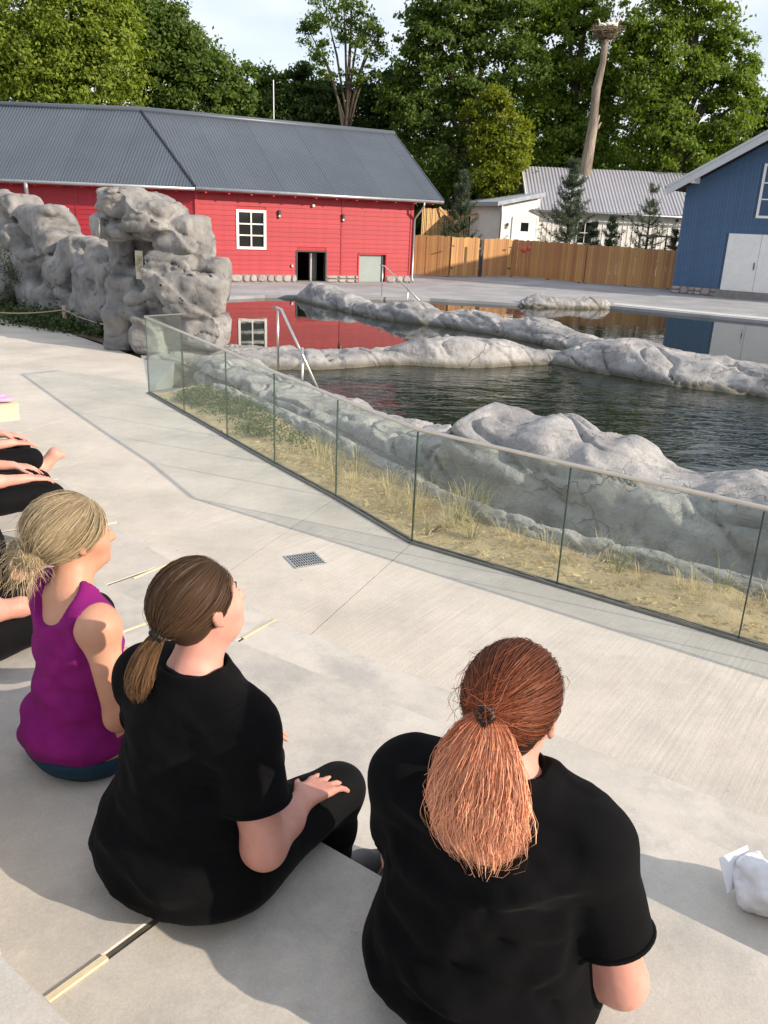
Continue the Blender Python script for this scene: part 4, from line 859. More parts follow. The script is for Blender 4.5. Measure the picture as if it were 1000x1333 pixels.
# ---- white building behind the fence
M_WB = mat('white_boards', (.80, .79, .76), .6, .05, 4., extra=per_object(.03)); M_ROOFL = mat('pale_grey_sheet', (.38, .38, .425), .42, .05, .5, metal=.2, extra=per_object(.03))
YW = 52.
wl = aty(700, 290, YW); wr = aty(905, 300, YW+.3); uW = (wr-wl)[:2]; uW /= np.linalg.norm(uW)
whb = empty('white_building', (wl[0], wl[1], 0)); oW = np.array([wl[0], wl[1], 0]); tag(whb, 'low white building with pale grey roof behind the wooden fence', 'building')
fW = Facade(whb, wl[:2], uW, oW); Wz = fW.sz(700, 272)[1]; WL = 11.5
wh = [(fW.sz(752, 285)[0], fW.sz(774, 285)[0], fW.sz(760, 318)[1], fW.sz(760, 288)[1])]; backing(fW, 0, WL, 0, Wz, wh, M_WB)
s = 0
while s < WL:
    zs = [(0., Wz)]
    for a, b, c, d in wh:
        if b > s and a < s+.3: zs = minus(0, Wz, [(c, d)])
    for z0, z1 in zs: fW.box('board', s+.005, s+.295, round(z0, 2), round(z1, 2), 0.001, .022, M_WB); fW.box('batten', s-.02, s+.02, round(z0, 2), round(z1, 2), .0225, .045, M_WB)
    s += .3
window(fW, *wh[0], 2, 2, .07, .04)
rw = fW.sz(690, 217); wov = .5; WRO = 3.2
zr = on_wall(700, 217, fW.p0-fW.n*WRO, fW.n)[2]
roof_sheets(whb, oW, q3(fW.p0+fW.n*wov-uW*.7, Wz-.05), q3(fW.p0+fW.n*wov+uW*WL, Wz-.05), q3(fW.p0-fW.n*WRO-uW*.7, zr), q3(fW.p0-fW.n*WRO+uW*WL, zr), M_ROOFL, wave=.2, amp=.025)
mb = MB(); mb.quad(q3(fW.p0-fW.n*WRO*2-uW*.7, Wz)-oW, q3(fW.p0-fW.n*WRO-uW*.7, zr)-oW, q3(fW.p0-fW.n*WRO+uW*WL, zr)-oW, q3(fW.p0-fW.n*WRO*2+uW*WL, Wz)-oW); mb.build('rear_roof', M_ROOFL, whb)
mb = MB(); mb.v = [fW.P(0, 0, 0), fW.P(0, -2*WRO, 0), fW.P(0, -2*WRO, Wz), fW.P(0, -WRO, zr-.1), fW.P(0, 0, Wz)]; mb.f = [(0, 4, 3, 2, 1)]; mb.build('gable', M_WB, whb)
bar3('verge_board', q3(fW.p0+fW.n*wov-uW*.72, Wz-.1), q3(fW.p0-fW.n*WRO-uW*.72, zr-.05), .05, .22, M_WHITE, whb, oW); bar3('verge_board', q3(fW.p0-fW.n*WRO*2-uW*.72, Wz-.1), q3(fW.p0-fW.n*WRO-uW*.72, zr-.05), .05, .22, M_WHITE, whb, oW)
MB().tube([q3(fW.p0+fW.n*(wov+.05)-uW*.6, Wz-.1)-oW, q3(fW.p0+fW.n*(wov+.05)+uW*WL, Wz-.14)-oW], .06, 6).build('gutter', M_ZINC, whb, True)
for i, (x, y) in enumerate(((811, 283), (881, 289))): s_, z_ = fW.sz(x, y); wall_lamp(fW, s_, z_)
# lean-to at the gable
fP = Facade(whb, aty(651, 300, YW-1.2)[:2], (aty(700, 300, YW-.3)-aty(651, 300, YW-1.2))[:2], oW); pl = float(np.linalg.norm((aty(700, 300, YW-.3)-aty(651, 300, YW-1.2))[:2])); pz0, pz1 = fP.sz(651, 267)[1], fP.sz(694, 258)[1]
mb = MB(); mb.v = [fP.P(0, 0, 0), fP.P(pl, 0, 0), fP.P(pl, 0, pz1), fP.P(0, 0, pz0)]+[fP.P(0, -4, 0), fP.P(pl, -4, 0), fP.P(pl, -4, pz1), fP.P(0, -4, pz0)]; mb.f = [(0, 1, 2, 3), (4, 0, 3, 7), (1, 5, 6, 2)]; mb.build('porch_wall', M_WB, whb)
a, b = fP.P(-.45, .35, pz0-.05), fP.P(pl+.1, .35, pz1+.12); bk = -np.array([*(fP.n*4.6), 0]); mb = MB(); q = [a, b, b+bk, a+bk]; mb.v = q+[p+np.array([0, 0, .22]) for p in q]; mb.f = [(3, 2, 1, 0), (4, 5, 6, 7)]+[(i, (i+1) % 4, 4+(i+1) % 4, 4+i) for i in range(4)]; mb.build('porch_roof', mat('pale_blue_grey', (.36, .40, .45), .6), whb)
ds0, ds1 = fP.sz(668, 290)[0], fP.sz(698, 290)[0]; dzt = fP.sz(680, 284)[1]; dd = fP.box('door', ds0, ds1, .1, dzt, .0, .05, M_WHITE, bev=.01); q0, q1 = fP.sz(677, 301), fP.sz(688, 290); fP.box('door_pane', q0[0], q1[0], q0[1], q1[1], .051, .056, M_PANE, dd)
for q in ((ds0-.07, ds0, .1, dzt+.07), (ds1, ds1+.07, .1, dzt+.07), (ds0, ds1, dzt, dzt+.07)): fP.box('door_frame', *q, .0, .07, M_WB, dd)
wall_lamp(fP, *fP.sz(660, 294)); MB().tube([fP.P(-.15, .3, pz0-.02), fP.P(-.05, .1, pz0-.5), fP.P(-.05, .1, .2)], .05, 6).build('downpipe', M_ZINC, whb, True)

# ---- fences
M_FENCE = mat('larch_boards', (.42, .225, .088), .75, .12, 4., .2, 30, stretch=(1, 1, .12), extra=per_object(.16, .012)); M_FENCED = mat('larch_rails', (.30, .17, .075), .8, .1, 4.)
def board_fence(name, pts, h0, h1, label, bwid=.14, gap=.006, m=M_FENCE, gates=()):
    o = np.array([*pts[0], 0]); r = empty(name, o); tag(r, label, 'fence'); rr = random.Random(5); cache = {}
    tot = sum(np.linalg.norm(np.array(b)-np.array(a)) for a, b in zip(pts[:-1], pts[1:])); acc = 0
    for a, b in zip(pts[:-1], pts[1:]):
        a, b = np.array(a, float), np.array(b, float); u = b-a; l = np.linalg.norm(u); u /= l; n = np.array([u[1], -u[0]]); A = frame3(u); s = .02
        for z in (.4, 1.4): c = (a+b)/2-n*.05; MB().box(np.array([c[0], c[1], z])-o, (l, .05, .09), A).build('rail', M_FENCED, r)
        k = 0
        while k <= l: c = a+u*k-n*.12; MB().box(np.array([c[0], c[1], .9])-o, (.1, .1, 1.85), A).build('post', M_FENCED, r); k += 2.0
        while s < l-bwid*.5:
            t = (acc+s)/tot; h = h0+(h1-h0)*t+rr.uniform(-.025, .025); key = round(h, 2); c = a+u*(s+bwid/2)+n*rr.uniform(.0, .02)
            if any(g0 < acc+s+bwid/2 < g1 for g0, g1 in gates): s += bwid+gap; continue
            if key not in cache:
                me = MB().box((0, 0, 0), (bwid, .024, key-.05), A).mesh('board'); me.materials.append(m); cache[key] = me
            ob = link('board', cache[key], None, r); ob.location = tuple(np.array([c[0], c[1], .05+(key-.05)/2])-o); ob.rotation_euler = (0, 0, 0)
            s += bwid+gap*rr.uniform(.5, 1.8)
        cache = {}; acc += l
    return r
fpts = [tuple(at(x, y)[:2]) for x, y in ((530, 358), (585, 360.5), (664, 360.5), (712, 364), (760, 369), (880, 377.5))]
fen = board_fence('wooden_fence', fpts, 1.96, 1.76, 'tall golden board fence with a gate between red and blue buildings', gates=((3.95, 4.15),))
gpt = at(625, 362); fq = (at(664, 360.5)-at(585, 360.5))[:2]; fq /= np.linalg.norm(fq); gn = np.array([fq[1], -fq[0]]); fo = np.array([*fpts[0], 0])
MB().box(np.array([gpt[0], gpt[1], .95])+np.array([*(gn*-.02), 0])-fo, (.16, .04, 1.75), frame3(fq)).build('gate_gap', M_DARK, fen)
for x in (586, 661):
    g = at(x, 361)
    for z in (.45, 1.5): MB().box(np.array([g[0], g[1], z])+np.array([*(gn*.05), 0])-fo, (.22, .02, .06), frame3(fq)).build('hinge', M_DARK, fen)
g = at(623, 345, .55); MB().box(np.array([g[0], g[1], 1.0])+np.array([*(gn*.06), 0])-fo, (.07, .05, .14), frame3(fq)).build('latch', M_DARK, fen)
M_PALE = mat('pale_larch', (.52, .33, .15), .75, .12, 4., extra=per_object(.15))
bp_ = [tuple(aty(x, 300, Y)[:2]) for x, Y in ((548, 52), (575, 54), (650, 55.5))]
pf = board_fence('palisade_fence', bp_, 3.35, 3.3, 'pale split palisade fence seen above the board fence', .10, .05, M_PALE)
for x0, y0, x1, y1 in ((572, 270, 600, 300), (588, 300, 606, 268), (598, 282, 640, 276)):
    a, b = aty(x0, y0, 53.3), aty(x1, y1, 54.0); bar3('brace', a, b, .12, .12, M_PALE, pf, np.array([*bp_[0], 0]))
# red buoy hung on the fence
bb = aty(684, 325, 0)if False else on_wall(684, 325, np.array(fpts[3])+np.array([.1, -.25]), np.array([.55, -.83]))
r = empty('buoy', (bb[0], bb[1], bb[2]-.17)); tag(r, 'orange red buoy ball hanging on the wooden fence', 'buoy')
M_BUOY = mat('buoy_red', (.55, .085, .045), .45, .15, 5.)
def sphere(c, rad, nu=16, nv=10, sc=(1, 1, 1)):
    V, Fc = [], []
    for j in range(nv+1):
        for i in range(nu): t, p = math.pi*j/nv, 2*math.pi*i/nu; V.append((c[0]+rad*sc[0]*math.sin(t)*math.cos(p), c[1]+rad*sc[1]*math.sin(t)*math.sin(p), c[2]+rad*sc[2]*math.cos(t)))
    for j in range(nv):
        for i in range(nu): Fc.append((j*nu+i, (j+1)*nu+i, (j+1)*nu+(i+1) % nu, j*nu+(i+1) % nu))
    return np.array(V), np.array(Fc)
for nm, c, rd in (('ball', (-.08, 0, .17), .17), ('ball', (.17, .02, .24), .12)):
    V, Fc = sphere(c, rd); ob = link(nm, mesh_np(nm, V, Fc, True), M_BUOY, r); MB().tube([(c[0], c[1], c[2]+rd*.9), (c[0], c[1], c[2]+rd*1.25)], rd*.28, 8).build('eyelet', M_BUOY, ob)
MB().tube([(-.08, 0, .34), (.02, .06, .52), (.17, .02, .36)], .012, 5).build('rope', mat('rope', (.40, .33, .22), .9), r)
# ================================================================ VEGETATION
LM = {'lime': leafmat('leaf_lime', (0.133, 0.203, 0.029), (0.304, 0.365, 0.056), .46), 'oak': leafmat('leaf_oak', (0.062, 0.114, 0.023), (0.152, 0.218, 0.042), .46), 'dark': leafmat('leaf_dark', (0.032, 0.065, 0.017), (0.090, 0.138, 0.032), .46),
      'yellow': leafmat('leaf_yellow', (.13, .165, .016), (.27, .31, .035), .46), 'bright': leafmat('leaf_bright', (0.098, 0.170, 0.026), (0.232, 0.308, 0.049), .46), 'pine': leafmat('needle', (.045, .075, .040), (.115, .15, .085), .2), 'straw': leafmat('straw', (.42, .34, .18), (.68, .58, .36), .3), 'dune': leafmat('dune_green', (.13, .16, .06), (.34, .33, .15), .3), 'weed': leafmat('weed_leaf', (.06, .09, .03), (.16, .19, .075), .3), 'shrub': leafmat('shrub_leaf', (.03, .055, .018), (.09, .12, .045), .25)}
M_BARK = mat('bark', (.075, .058, .042), .95, .3, 5., .6, 20, stretch=(1, 1, .3)); M_DEAD = mat('bare_wood', (.15, .125, .10), .9, .2, 3., .9, 14, stretch=(1, 1, .25), col2=(.36, .30, .24), bdist=.08)
def leaves(C, size, rng, flat_=.0, outward=None, aspect=.6):
    """one bent diamond per centre"""
    n = len(C); d = rng.normal(size=(n, 3)); 
    if outward is not None: d = d*.8+outward*.9+np.array([0, 0, .35])
    d /= np.linalg.norm(d, axis=1)[:, None]; a = np.cross(d, rng.normal(size=(n, 3))); a /= np.linalg.norm(a, axis=1)[:, None]; b = np.cross(d, a)
    s = size*rng.uniform(.6, 1.35, (n, 1)); V = np.stack([C-a*s, C+b*s*aspect-d*s*.15, C+a*s, C-b*s*aspect-d*s*.15], 1).reshape(-1, 3)
    return V, np.arange(4*n).reshape(-1, 4)
def tree(name, label, group, base, blobs, lm, nleaf, size, trunk_r, seed, top=None, trunk_mat=None, shell=.62, limbs=True, cat='tree'):
    """blobs: (dx, dy, z, rx, ry, rz) relative to the base; leaves live in clusters on twigs through the blob's outer volume"""
    rng = np.random.default_rng(seed); r = empty(name, (base[0], base[1], 0)); tag(r, label, cat, group)
    B = np.array(blobs, float); wgt = (B[:, 3]*B[:, 4]*B[:, 5])**(2/3); wgt /= wgt.sum(); C = []; O = []
    for b, w in zip(B, wgt):
        n = int(nleaf*w*1.02); nc = max(5, n//55)
        d = rng.normal(size=(nc, 3)); d /= np.linalg.norm(d, axis=1)[:, None]; q = rng.uniform(shell**2, 1.12, (nc, 1))**.5; cl = d*q
        cl = cl*(1+.22*fbm(d[:, 0]*2.2+seed, d[:, 1]*2.2, d[:, 2]*2.2, 2, seed))[:, None]
        cl = cl[fbm(d[:, 0]*1.9+b[0], d[:, 1]*1.9+b[1], d[:, 2]*1.9+b[2], 2, seed+4) > -.28]; nc = max(1, len(cl)); cl = cl if len(cl) else d[:1]; cen = b[:3]+cl*b[3:6]; k = rng.integers(0, nc, n); sc = np.array([.30, .30, .17])*(b[3:6].mean()**.6)*.72
        C.append(cen[k]+rng.normal(size=(n, 3))*sc*rng.uniform(.5, 1.3, (nc, 1))[k]); O.append((cl/np.linalg.norm(cl, axis=1)[:, None])[k])
    C = np.concatenate(C); O = np.concatenate(O); C[:, 2] = np.maximum(C[:, 2], .05)
    V, Fc = leaves(C, size*.90, rng, outward=O); link('crown', mesh_np('crown', V, Fc), LM[lm], r)
    zt = top if top else B[:, 2].max(); mb = MB(); pts = []; rad = []
    for i in range(8): t = i/7; pts.append((.25*math.sin(t*3+seed)*t*zt*.06, .2*math.cos(t*2.3+seed)*t*zt*.05, -.1+t*zt)); rad.append(trunk_r*(1-.8*t)*(1.35 if i == 0 else 1))
    mb.tube(pts, rad, 9); tk = mb.build('trunk', trunk_mat or M_BARK, r, True)
    if limbs:
        for i, b in enumerate(B):
            z0 = min(b[2]*.6, zt*.85)+.2; t = z0/zt; p0 = np.array([.25*math.sin(t*3+seed)*t*zt*.06, .2*math.cos(t*2.3+seed)*t*zt*.05, z0]); p3 = b[:3]+np.array([0, 0, b[5]*.3]); mid = (p0+p3)/2+np.array([0, 0, .1*np.linalg.norm(p3-p0)])
            mb = MB(); mb.tube([p0, mid, p3], [trunk_r*.42*(1-.6*t)+.02, trunk_r*.28+.01, .02], 6); mb.build('limb', trunk_mat or M_BARK, tk, True)
    return r
def crown(px_list, Y, depth=.8, jit=0):
    """blobs from the crown's outline: (x, y, rx_px, rz_px[, dY])"""
    out = []
    for e in px_list:
        x, y, rx, rz = e[:4]; p = aty(x, y, Y+(e[4] if len(e) > 4 else 0)); k = Y/FPX*.90; out.append((p[0], p[1], p[2], rx*k, max(rx, rz)*k*depth, rz*k))
    return out
def mk(name, label, tx, Y, blobs, lm, nleaf, size, tr, seed, group='trees behind the buildings', **kw):
    b = crown(blobs, Y); base = aty(tx, 290, Y); tree(name, label, group, base, [(q[0]-base[0], q[1]-base[1], *q[2:]) for q in b], lm, nleaf, size, tr, seed, **kw)
mk('broadleaf_tree', 'large bright green rounded tree rising behind the left end of the grey roof', 105, 51, [(60, 60, 75, 70), (130, 75, 55, 60), (95, 10, 75, 60), (150, 110, 32, 35), (40, 110, 60, 45), (95, 120, 70, 35), (20, 20, 60, 60), (140, 30, 35, 45)], 'lime', 52500, 0.125, .45, 1)
mk('broadleaf_tree', 'dark green tree at the far end of the roof, left of the bright rounded one', -60, 55, [(-70, 50, 70, 80), (-60, -10, 50, 50), (-20, 90, 50, 60)], 'dark', 15750, 0.158, .45, 2)
mk('broadleaf_tree', 'broad dark green tree sloping down behind the bend of the grey roof', 240, 56, [(205, 45, 45, 45), (245, 85, 50, 45), (285, 115, 40, 38), (215, 105, 55, 45), (188, 5, 32, 40), (308, 130, 26, 30), (250, 135, 60, 32), (178, 60, 40, 55), (235, 52, 30, 26)], 'oak', 42000, 0.139, .45, 3)
mk('broadleaf_tree', 'low dark tree just left of the thin pole', 335, 60, [(335, 118, 30, 28), (358, 128, 30, 30), (318, 145, 35, 30), (350, 155, 50, 28), (378, 118, 22, 26)], 'oak', 15750, 0.145, .3, 4)
mk('tall_sparse_tree', 'tall thin crowned tree with bare limbs against the sky', 447, 57, [(425, 25, 32, 22), (470, 30, 30, 22), (447, 5, 38, 22), (415, 60, 25, 18), (480, 62, 28, 14), (400, 40, 16, 14), (455, 55, 24, 14), (430, 95, 26, 14), (475, 100, 22, 14), (495, 40, 12, 16)], 'oak', 7000, .105, .24, 5, shell=.2)
mk('broadleaf_tree', 'dense dark tree under the tall thin crowned one', 400, 60, [(392, 122, 26, 34), (420, 142, 42, 32), (460, 146, 48, 32), (500, 138, 36, 40), (385, 150, 42, 30), (518, 118, 22, 30)], 'dark', 29750, 0.145, .35, 6)
mk('large_oak', 'huge oak with heavy dark limbs between the pale roof and the red building', 598, 57, [(560, 50, 38, 26), (600, 15, 50, 28), (640, 55, 45, 30), (585, 100, 45, 30), (540, 88, 26, 22), (610, -35, 60, 30), (665, 10, 42, 30), (625, 128, 50, 30), (555, 150, 45, 32), (590, 205, 55, 40), (545, 22, 24, 16), (530, 130, 34, 30), (680, 90, 34, 34)], 'oak', 52500, 0.139, .55, 7, shell=.45)
mk('young_tree', 'yellow green young tree in front of the big oak', 645, 54.5, [(640, 150, 30, 28), (660, 180, 34, 30), (635, 190, 28, 28), (655, 215, 36, 26), (648, 235, 34, 22), (645, 130, 20, 16)], 'yellow', 21000, 0.112, .2, 8)
mk('broadleaf_tree', 'tall light green tree right behind the bare nest trunk', 735, 60, [(715, 55, 42, 34), (765, 25, 34, 32), (730, 0, 50, 32), (745, 105, 45, 38), (700, 115, 40, 38), (790, 95, 32, 40), (720, 165, 55, 40), (775, 155, 45, 40), (740, 205, 60, 32)], 'bright', 45500, 0.139, .4, 9, shell=.4)
mk('large_oak', 'spreading oak rising behind the roof of the blue building', 872, 57, [(850, 30, 42, 32), (905, 12, 45, 30), (945, 52, 34, 24), (880, 85, 52, 34), (935, 108, 48, 28), (838, 105, 38, 38), (860, 155, 55, 38), (935, 158, 48, 32), (970, 88, 24, 18), (822, 60, 26, 32), (880, 200, 60, 30), (890, -30, 50, 30), (975, 130, 26, 24)], 'bright', 52500, 0.139, .5, 10, shell=.45)
mk('broadleaf_tree', 'green tree peeping over the right edge of the blue roof', 1010, 62, [(995, 158, 26, 26), (1030, 140, 40, 40), (1070, 130, 60, 50), (960, 175, 30, 26)], 'oak', 15750, 0.152, .35, 11)
# far wood closing the view between the trunks
rng = np.random.default_rng(77); n = 56000; ang = rng.uniform(-.62, .62, n); rr = rng.uniform(64, 74, n); X = np.sin(ang)*rr; Yw = np.cos(ang)*rr; hz = 7.6+1.6*fbm(X*.22, Yw*.22, X*0, 3, 5); Z = rng.uniform(0, 1, n)**.8*hz
V, Fc = leaves(np.stack([X, Yw, Z], 1), .32, rng); fo = link('far_wood', mesh_np('far_wood', V, Fc), LM['oak']); tag(fo, 'dark wood closing the view behind all the trees', 'wood', kind='stuff')
# ---- bare trunk with stork nest
p0, p1 = aty(763, 218, 55.), aty(789, 46, 55.); tr_ = empty('nest_trunk', (p0[0]-.15, p0[1], 0)); tag(tr_, 'tall bare leaning trunk carrying a stick nest above the pale roof', 'trunk'); oT = np.array([p0[0]-.15, p0[1], 0])
pts = [(-.25, 0, -.1), tuple(p0-oT), tuple(p0+(p1-p0)*.3-oT+np.array([.03, 0, 0])), tuple(p0+(p1-p0)*.45-oT+np.array([-.02, 0, 0])), tuple(p0+(p1-p0)*.6-oT+np.array([-.10, 0, 0])), tuple(p0+(p1-p0)*.8-oT+np.array([.06, 0, 0])), tuple(p1-oT)]
tb = MB(); tb.tube(pts, [.44, .36, .31, .25, .27, .18, .22], 12); tb.build('trunk', M_DEAD, tr_, True)
s0 = p0+(p1-p0)*.28-oT
for dx, dz, l in ((.35, .2, .9), (.5, .05, .6), (-.2, .5, .4)): MB().tube([s0+np.array([0, 0, dz]), s0+np.array([dx*.7, -.1, dz+l*.35]), s0+np.array([dx, -.15, dz+l*.8])], [.16, .1, .03], 7).build('branch_stub', M_DEAD, tr_, True)
rngn = np.random.default_rng(4); mb = MB()
for k in range(260):
    a = rngn.uniform(0, 2*math.pi); q = rngn.uniform(.35, .85); z = rngn.uniform(-.15, .42); c = p1-oT+np.array([math.cos(a)*q*(.65+z), math.sin(a)*q*(.65+z), z]); t = a+math.pi/2+rngn.normal()*.5; d = np.array([math.cos(t), math.sin(t), rngn.normal()*.25])*.38; mb.tube([c-d, c+d], .016, 4)
mb.build('nest', mat('sticks', (.22, .17, .11), .95, .3, 9.), tr_)
M_STORK = mat('white_feather', (.78, .76, .70), .8, .05, 5.); M_BILL = mat('red_bill', (.5, .10, .05), .5)
for k, (dx, dz, f) in enumerate(((-.28, .48, -1), (.12, .55, 1), (.36, .50, 1))):
    c = p1+np.array([dx, -.1, dz]); v = Vol((-.4, -.25, -.25), (.4, .25, .5), .02)
    v.add(ell((0, 0, 0), (.24, .13, .13)), .04); v.add(rcone((.16*f, 0, .06), (.24*f, 0, .24), .055, .035), .04); v.add(ell((.27*f, 0, .28), (.06, .05, .05)), .02); v.add(rcone((-.18*f, 0, .02), (-.34*f, 0, -.05), .07, .02), .03)
    st = link('stork', v.mesh('stork'), M_STORK, None, c); tag(st, ['white stork facing left in the nest on the bare trunk', 'white stork standing in the middle of the nest', 'white stork at the right rim of the nest'][k], 'stork', 'storks in the nest'); MB().tube([(.31*f, 0, .28), (.48*f, 0, .25)], [.02, .006], 6).build('bill', M_BILL, st)
# ---- young pines by the fence
def pine(name, label, x, ybase, ytop, Y, wpx, whorls, dens, seed, lm='pine', gap=.0):
    rng = np.random.default_rng(seed); b = aty(x, ybase, Y); t = aty(x+ (ybase-ytop)*.11, ytop, Y); r = empty(name, (b[0], b[1], 0)); tag(r, label, 'pine tree', 'young pines behind the fence'); h = t[2]; w = wpx*Y/FPX; lean = t[0]-b[0]
    MB().tube([(0, 0, -.05), (lean*.5, 0, h*.5), (lean, 0, h)], [.075, .05, .015], 7).build('trunk', M_BARK, r, True); C = []; br = MB()
    for k in range(whorls):
        tt = .14+.82*k/(whorls-1)+rng.normal()*.012; L = w*1.18*(1.06-tt)**.8*rng.uniform(.65, 1.15); nb = rng.integers(5, 9); a0 = rng.uniform(0, 6)
        for j in range(nb):
            a = a0+2*math.pi*j/nb+rng.normal()*.25; l = L*rng.uniform(.5, 1.12); tq = tt+rng.normal()*.02; p0 = np.array([lean*tq, 0, h*tq]); p1 = p0+np.array([math.cos(a)*l*.6, math.sin(a)*l*.6, l*.12]); p2 = p0+np.array([math.cos(a)*l, math.sin(a)*l, l*.42+.08]); br.tube([p0, p1, p2], [.025, .016, .006], 4, False)
            for q in np.linspace(.18 if gap == 0 else .45, 1, int(dens)): c = p1+(p2-p1)*((q-.5)*2) if q > .5 else p0+(p1-p0)*q*2; C.append(c+rng.normal(size=(14, 3))*.06)
    bo_ = br.build('branches', M_BARK, r); bo_['kind'] = 'stuff'; C.append(np.array([lean, 0, h])+rng.normal(size=(12, 3))*.05); C = np.concatenate(C); V, Fc = leaves(C, .10, rng, aspect=.13); link('needles', mesh_np('needles', V, Fc), LM[lm], r); return r
pine('young_pine', 'bushy young pine between board fence and palisade', 597, 300, 228, 49, 32, 13, 10, 1)
pine('young_pine', 'tallest bluish young pine before the white building', 737, 318, 214, 48, 42, 15, 10, 2)
pine('young_pine', 'small spiky pine before the white wall', 794, 322, 284, 48, 22, 7, 8, 3)
pine('young_pine', 'low round pine beside the small spiky one', 771, 322, 292, 48.4, 17, 6, 8, 6)
pine('young_pine', 'thin sparse pine tied to stakes before the white wall', 842, 324, 246, 47.5, 36, 8, 5, 4, gap=1)
pine('young_pine', 'little pine between the staked one and the blue building', 877, 326, 300, 46.5, 18, 6, 6, 5)
sk = aty(848, 326, 47.3); st = empty('tree_stakes', (sk[0], sk[1], 0)); tag(st, 'timber stakes with a crossbar supporting the sparse pine', 'stakes')
zc = aty(848, 304, 47.3)[2]
for dx in (-.75, .0, .75): MB().tube([(dx, 0, -.05), (dx*.95, 0, zc)], .05, 6).build('stake', M_DEAD, st)
MB().box((0, -.06, zc-.12), (1.7, .04, .1)).build('crossbar', M_DEAD, st)
# ---- left bed: shrub, ground cover, rope fence
def tuft(rng, n, h, spread, w, lean=.5):
    V, Fc = [], []
    for k in range(n):
        a = rng.uniform(0, 2*math.pi); l = h*rng.uniform(.5, 1.1); d = np.array([math.cos(a), math.sin(a), 0]); s = np.cross(d, [0, 0, 1])*w; p0 = d*spread*rng.uniform(0, 1)*.3+np.array([0, 0, -.01]); ln = rng.uniform(.1, 1)*lean
        p1 = p0+d*l*ln*.35+np.array([0, 0, l*.6]); p2 = p0+d*l*ln*1.0+np.array([0, 0, l*(1-.35*ln)]); b = len(V); V += [p0-s, p0+s, p1+s*.8, p1-s*.8, p2]; Fc += [(b, b+1, b+2, b+3), (b+3, b+2, b+4)]
    me = bpy.data.meshes.new('blades'); me.from_pydata([tuple(v) for v in V], [], Fc); me.update(); return me
rg = np.random.default_rng(9)
TM = [tuft(rg, 34, .36, .30, .0024, 1.8) for _ in range(3)]+[tuft(rg, 34, .26, .25, .0024, 1.9) for _ in range(2)]; TG = [tuft(rg, 30, .36, .22, .0026, 1.2) for _ in range(2)]
for m_ in TM: m_.materials.append(LM['straw'])
for m_ in TG: m_.materials.append(LM['dune'])
def on_sand(k, d):
    i = int(k); t = k-i; a = G[i]*(1-t)+G[i+1]*t; n = NL if k < 5 else NR; return a+n*d
spots = [(3.42, .75, 2), (3.62, .3, 1), (3.9, .25, 4), (4.05, .6, 0), (4.28, .62, 3), (4.48, .28, 1), (4.66, .38, 0), (4.8, .8, 2), (4.97, .4, 3), (5.05, .7, 0), (3.15, .4, 2), (2.95, .7, 4), (5.6, .45, 4), (6.3, .65, 3), (6.7, .38, 4), (7.0, .68, 3), (5.33, .75, 3), (3.3, .35, 0), (3.55, .6, 1), (3.8, .4, 0), (3.95, .75, 2), (4.15, .5, 1), (4.3, .3, 3), (4.4, .7, 0), (4.55, .45, 2), (4.72, .65, 1), (4.85, .3, 4), (4.6, .85, 5), (4.9, .55, 5), (4.2, .9, 6), (3.7, .9, 5), (5.15, .5, 3), (5.28, .35, 5), (5.42, .62, 4), (5.1, .95, 6), (5.75, .55, 4), (5.9, .4, 3), (6.05, .7, 4), (6.2, .55, 5), (6.38, .4, 3), (6.5, .72, 5), (6.6, .5, 4), (6.78, .62, 5), (6.9, .45, 4), (7.1, .55, 3), (7.35, .5, 4), (7.6, .6, 5), (3.0, .55, 6), (2.8, .35, 3)]
for k, (a, d, t) in enumerate(spots):
    p = on_sand(a, d); green = t >= 5; me = (TG[t-5] if green else TM[t]); o = link('grass_tuft', me, None, None, (p[0], p[1], .02)); o.rotation_euler = (0, 0, k*1.7); s = .75+.5*((k*37) % 10)/10; o.scale = (s, s, s*(1.0 if a < 5 else 1.1))
    lab = ('green tuft of dune grass in the sand behind the glass' if green else 'dry yellow tuft of dune grass in the sand behind the glass')
    tag(o, lab, 'grass tuft', 'green dune grass tufts' if green else 'dry dune grass tufts')
rng = np.random.default_rng(15); C = []
for k in range(2600):
    a, d = rng.uniform(2.4, 7.9), rng.uniform(.03, .8); p = on_sand(a, d); C.append((p[0], p[1], .03+.05*d))
V, Fc = leaves(np.array(C), .035, rng, aspect=.07); V[:, 2] = .022+.05*np.clip(V[:, 2], 0, 1)+.03*rng.uniform(0, 1, len(V))+.02; o = link('straw_litter', mesh_np('straw_litter', V, Fc), LM['straw']); tag(o, 'scattered straw litter on the sand behind the glass', 'straw', kind='stuff')
rng = np.random.default_rng(12); C = []
for k in range(110):
    a = rng.uniform(.2, 2.9)**1.0; d = rng.uniform(.28, .95)*(1.0 if a < 2 else .8)
    if rng.random() < (a-1.2)*.5: continue
    p = on_sand(a, d); m_ = rng.integers(40, 110); rad = rng.uniform(.05, .13); C.append(np.c_[p[0]+rng.normal(size=m_)*rad, p[1]+rng.normal(size=m_)*rad, .03+np.abs(rng.normal(size=m_))*.06])
V, Fc = leaves(np.concatenate(C), .020, rng); o = link('creeping_weeds', mesh_np('creeping_weeds', V, Fc), LM['weed']); tag(o, 'green weeds creeping over the sand at the far end of the glass', 'weeds', kind='stuff')
C = []
for k in range(240):
    x, y = rng.uniform(-40, 150), rng.uniform(398, 428); p = at(x, y+ (x-60)*.16, .0); m_ = 60; C.append(np.c_[p[0]+rng.normal(size=m_)*.22, p[1]+rng.normal(size=m_)*.22, np.abs(rng.normal(size=m_))*.16])
V, Fc = leaves(np.concatenate(C), .05, rng); o = link('ground_cover', mesh_np('ground_cover', V, Fc), LM['shrub']); tag(o, 'dark green ground cover at the foot of the boulder wall', 'plants', kind='stuff')
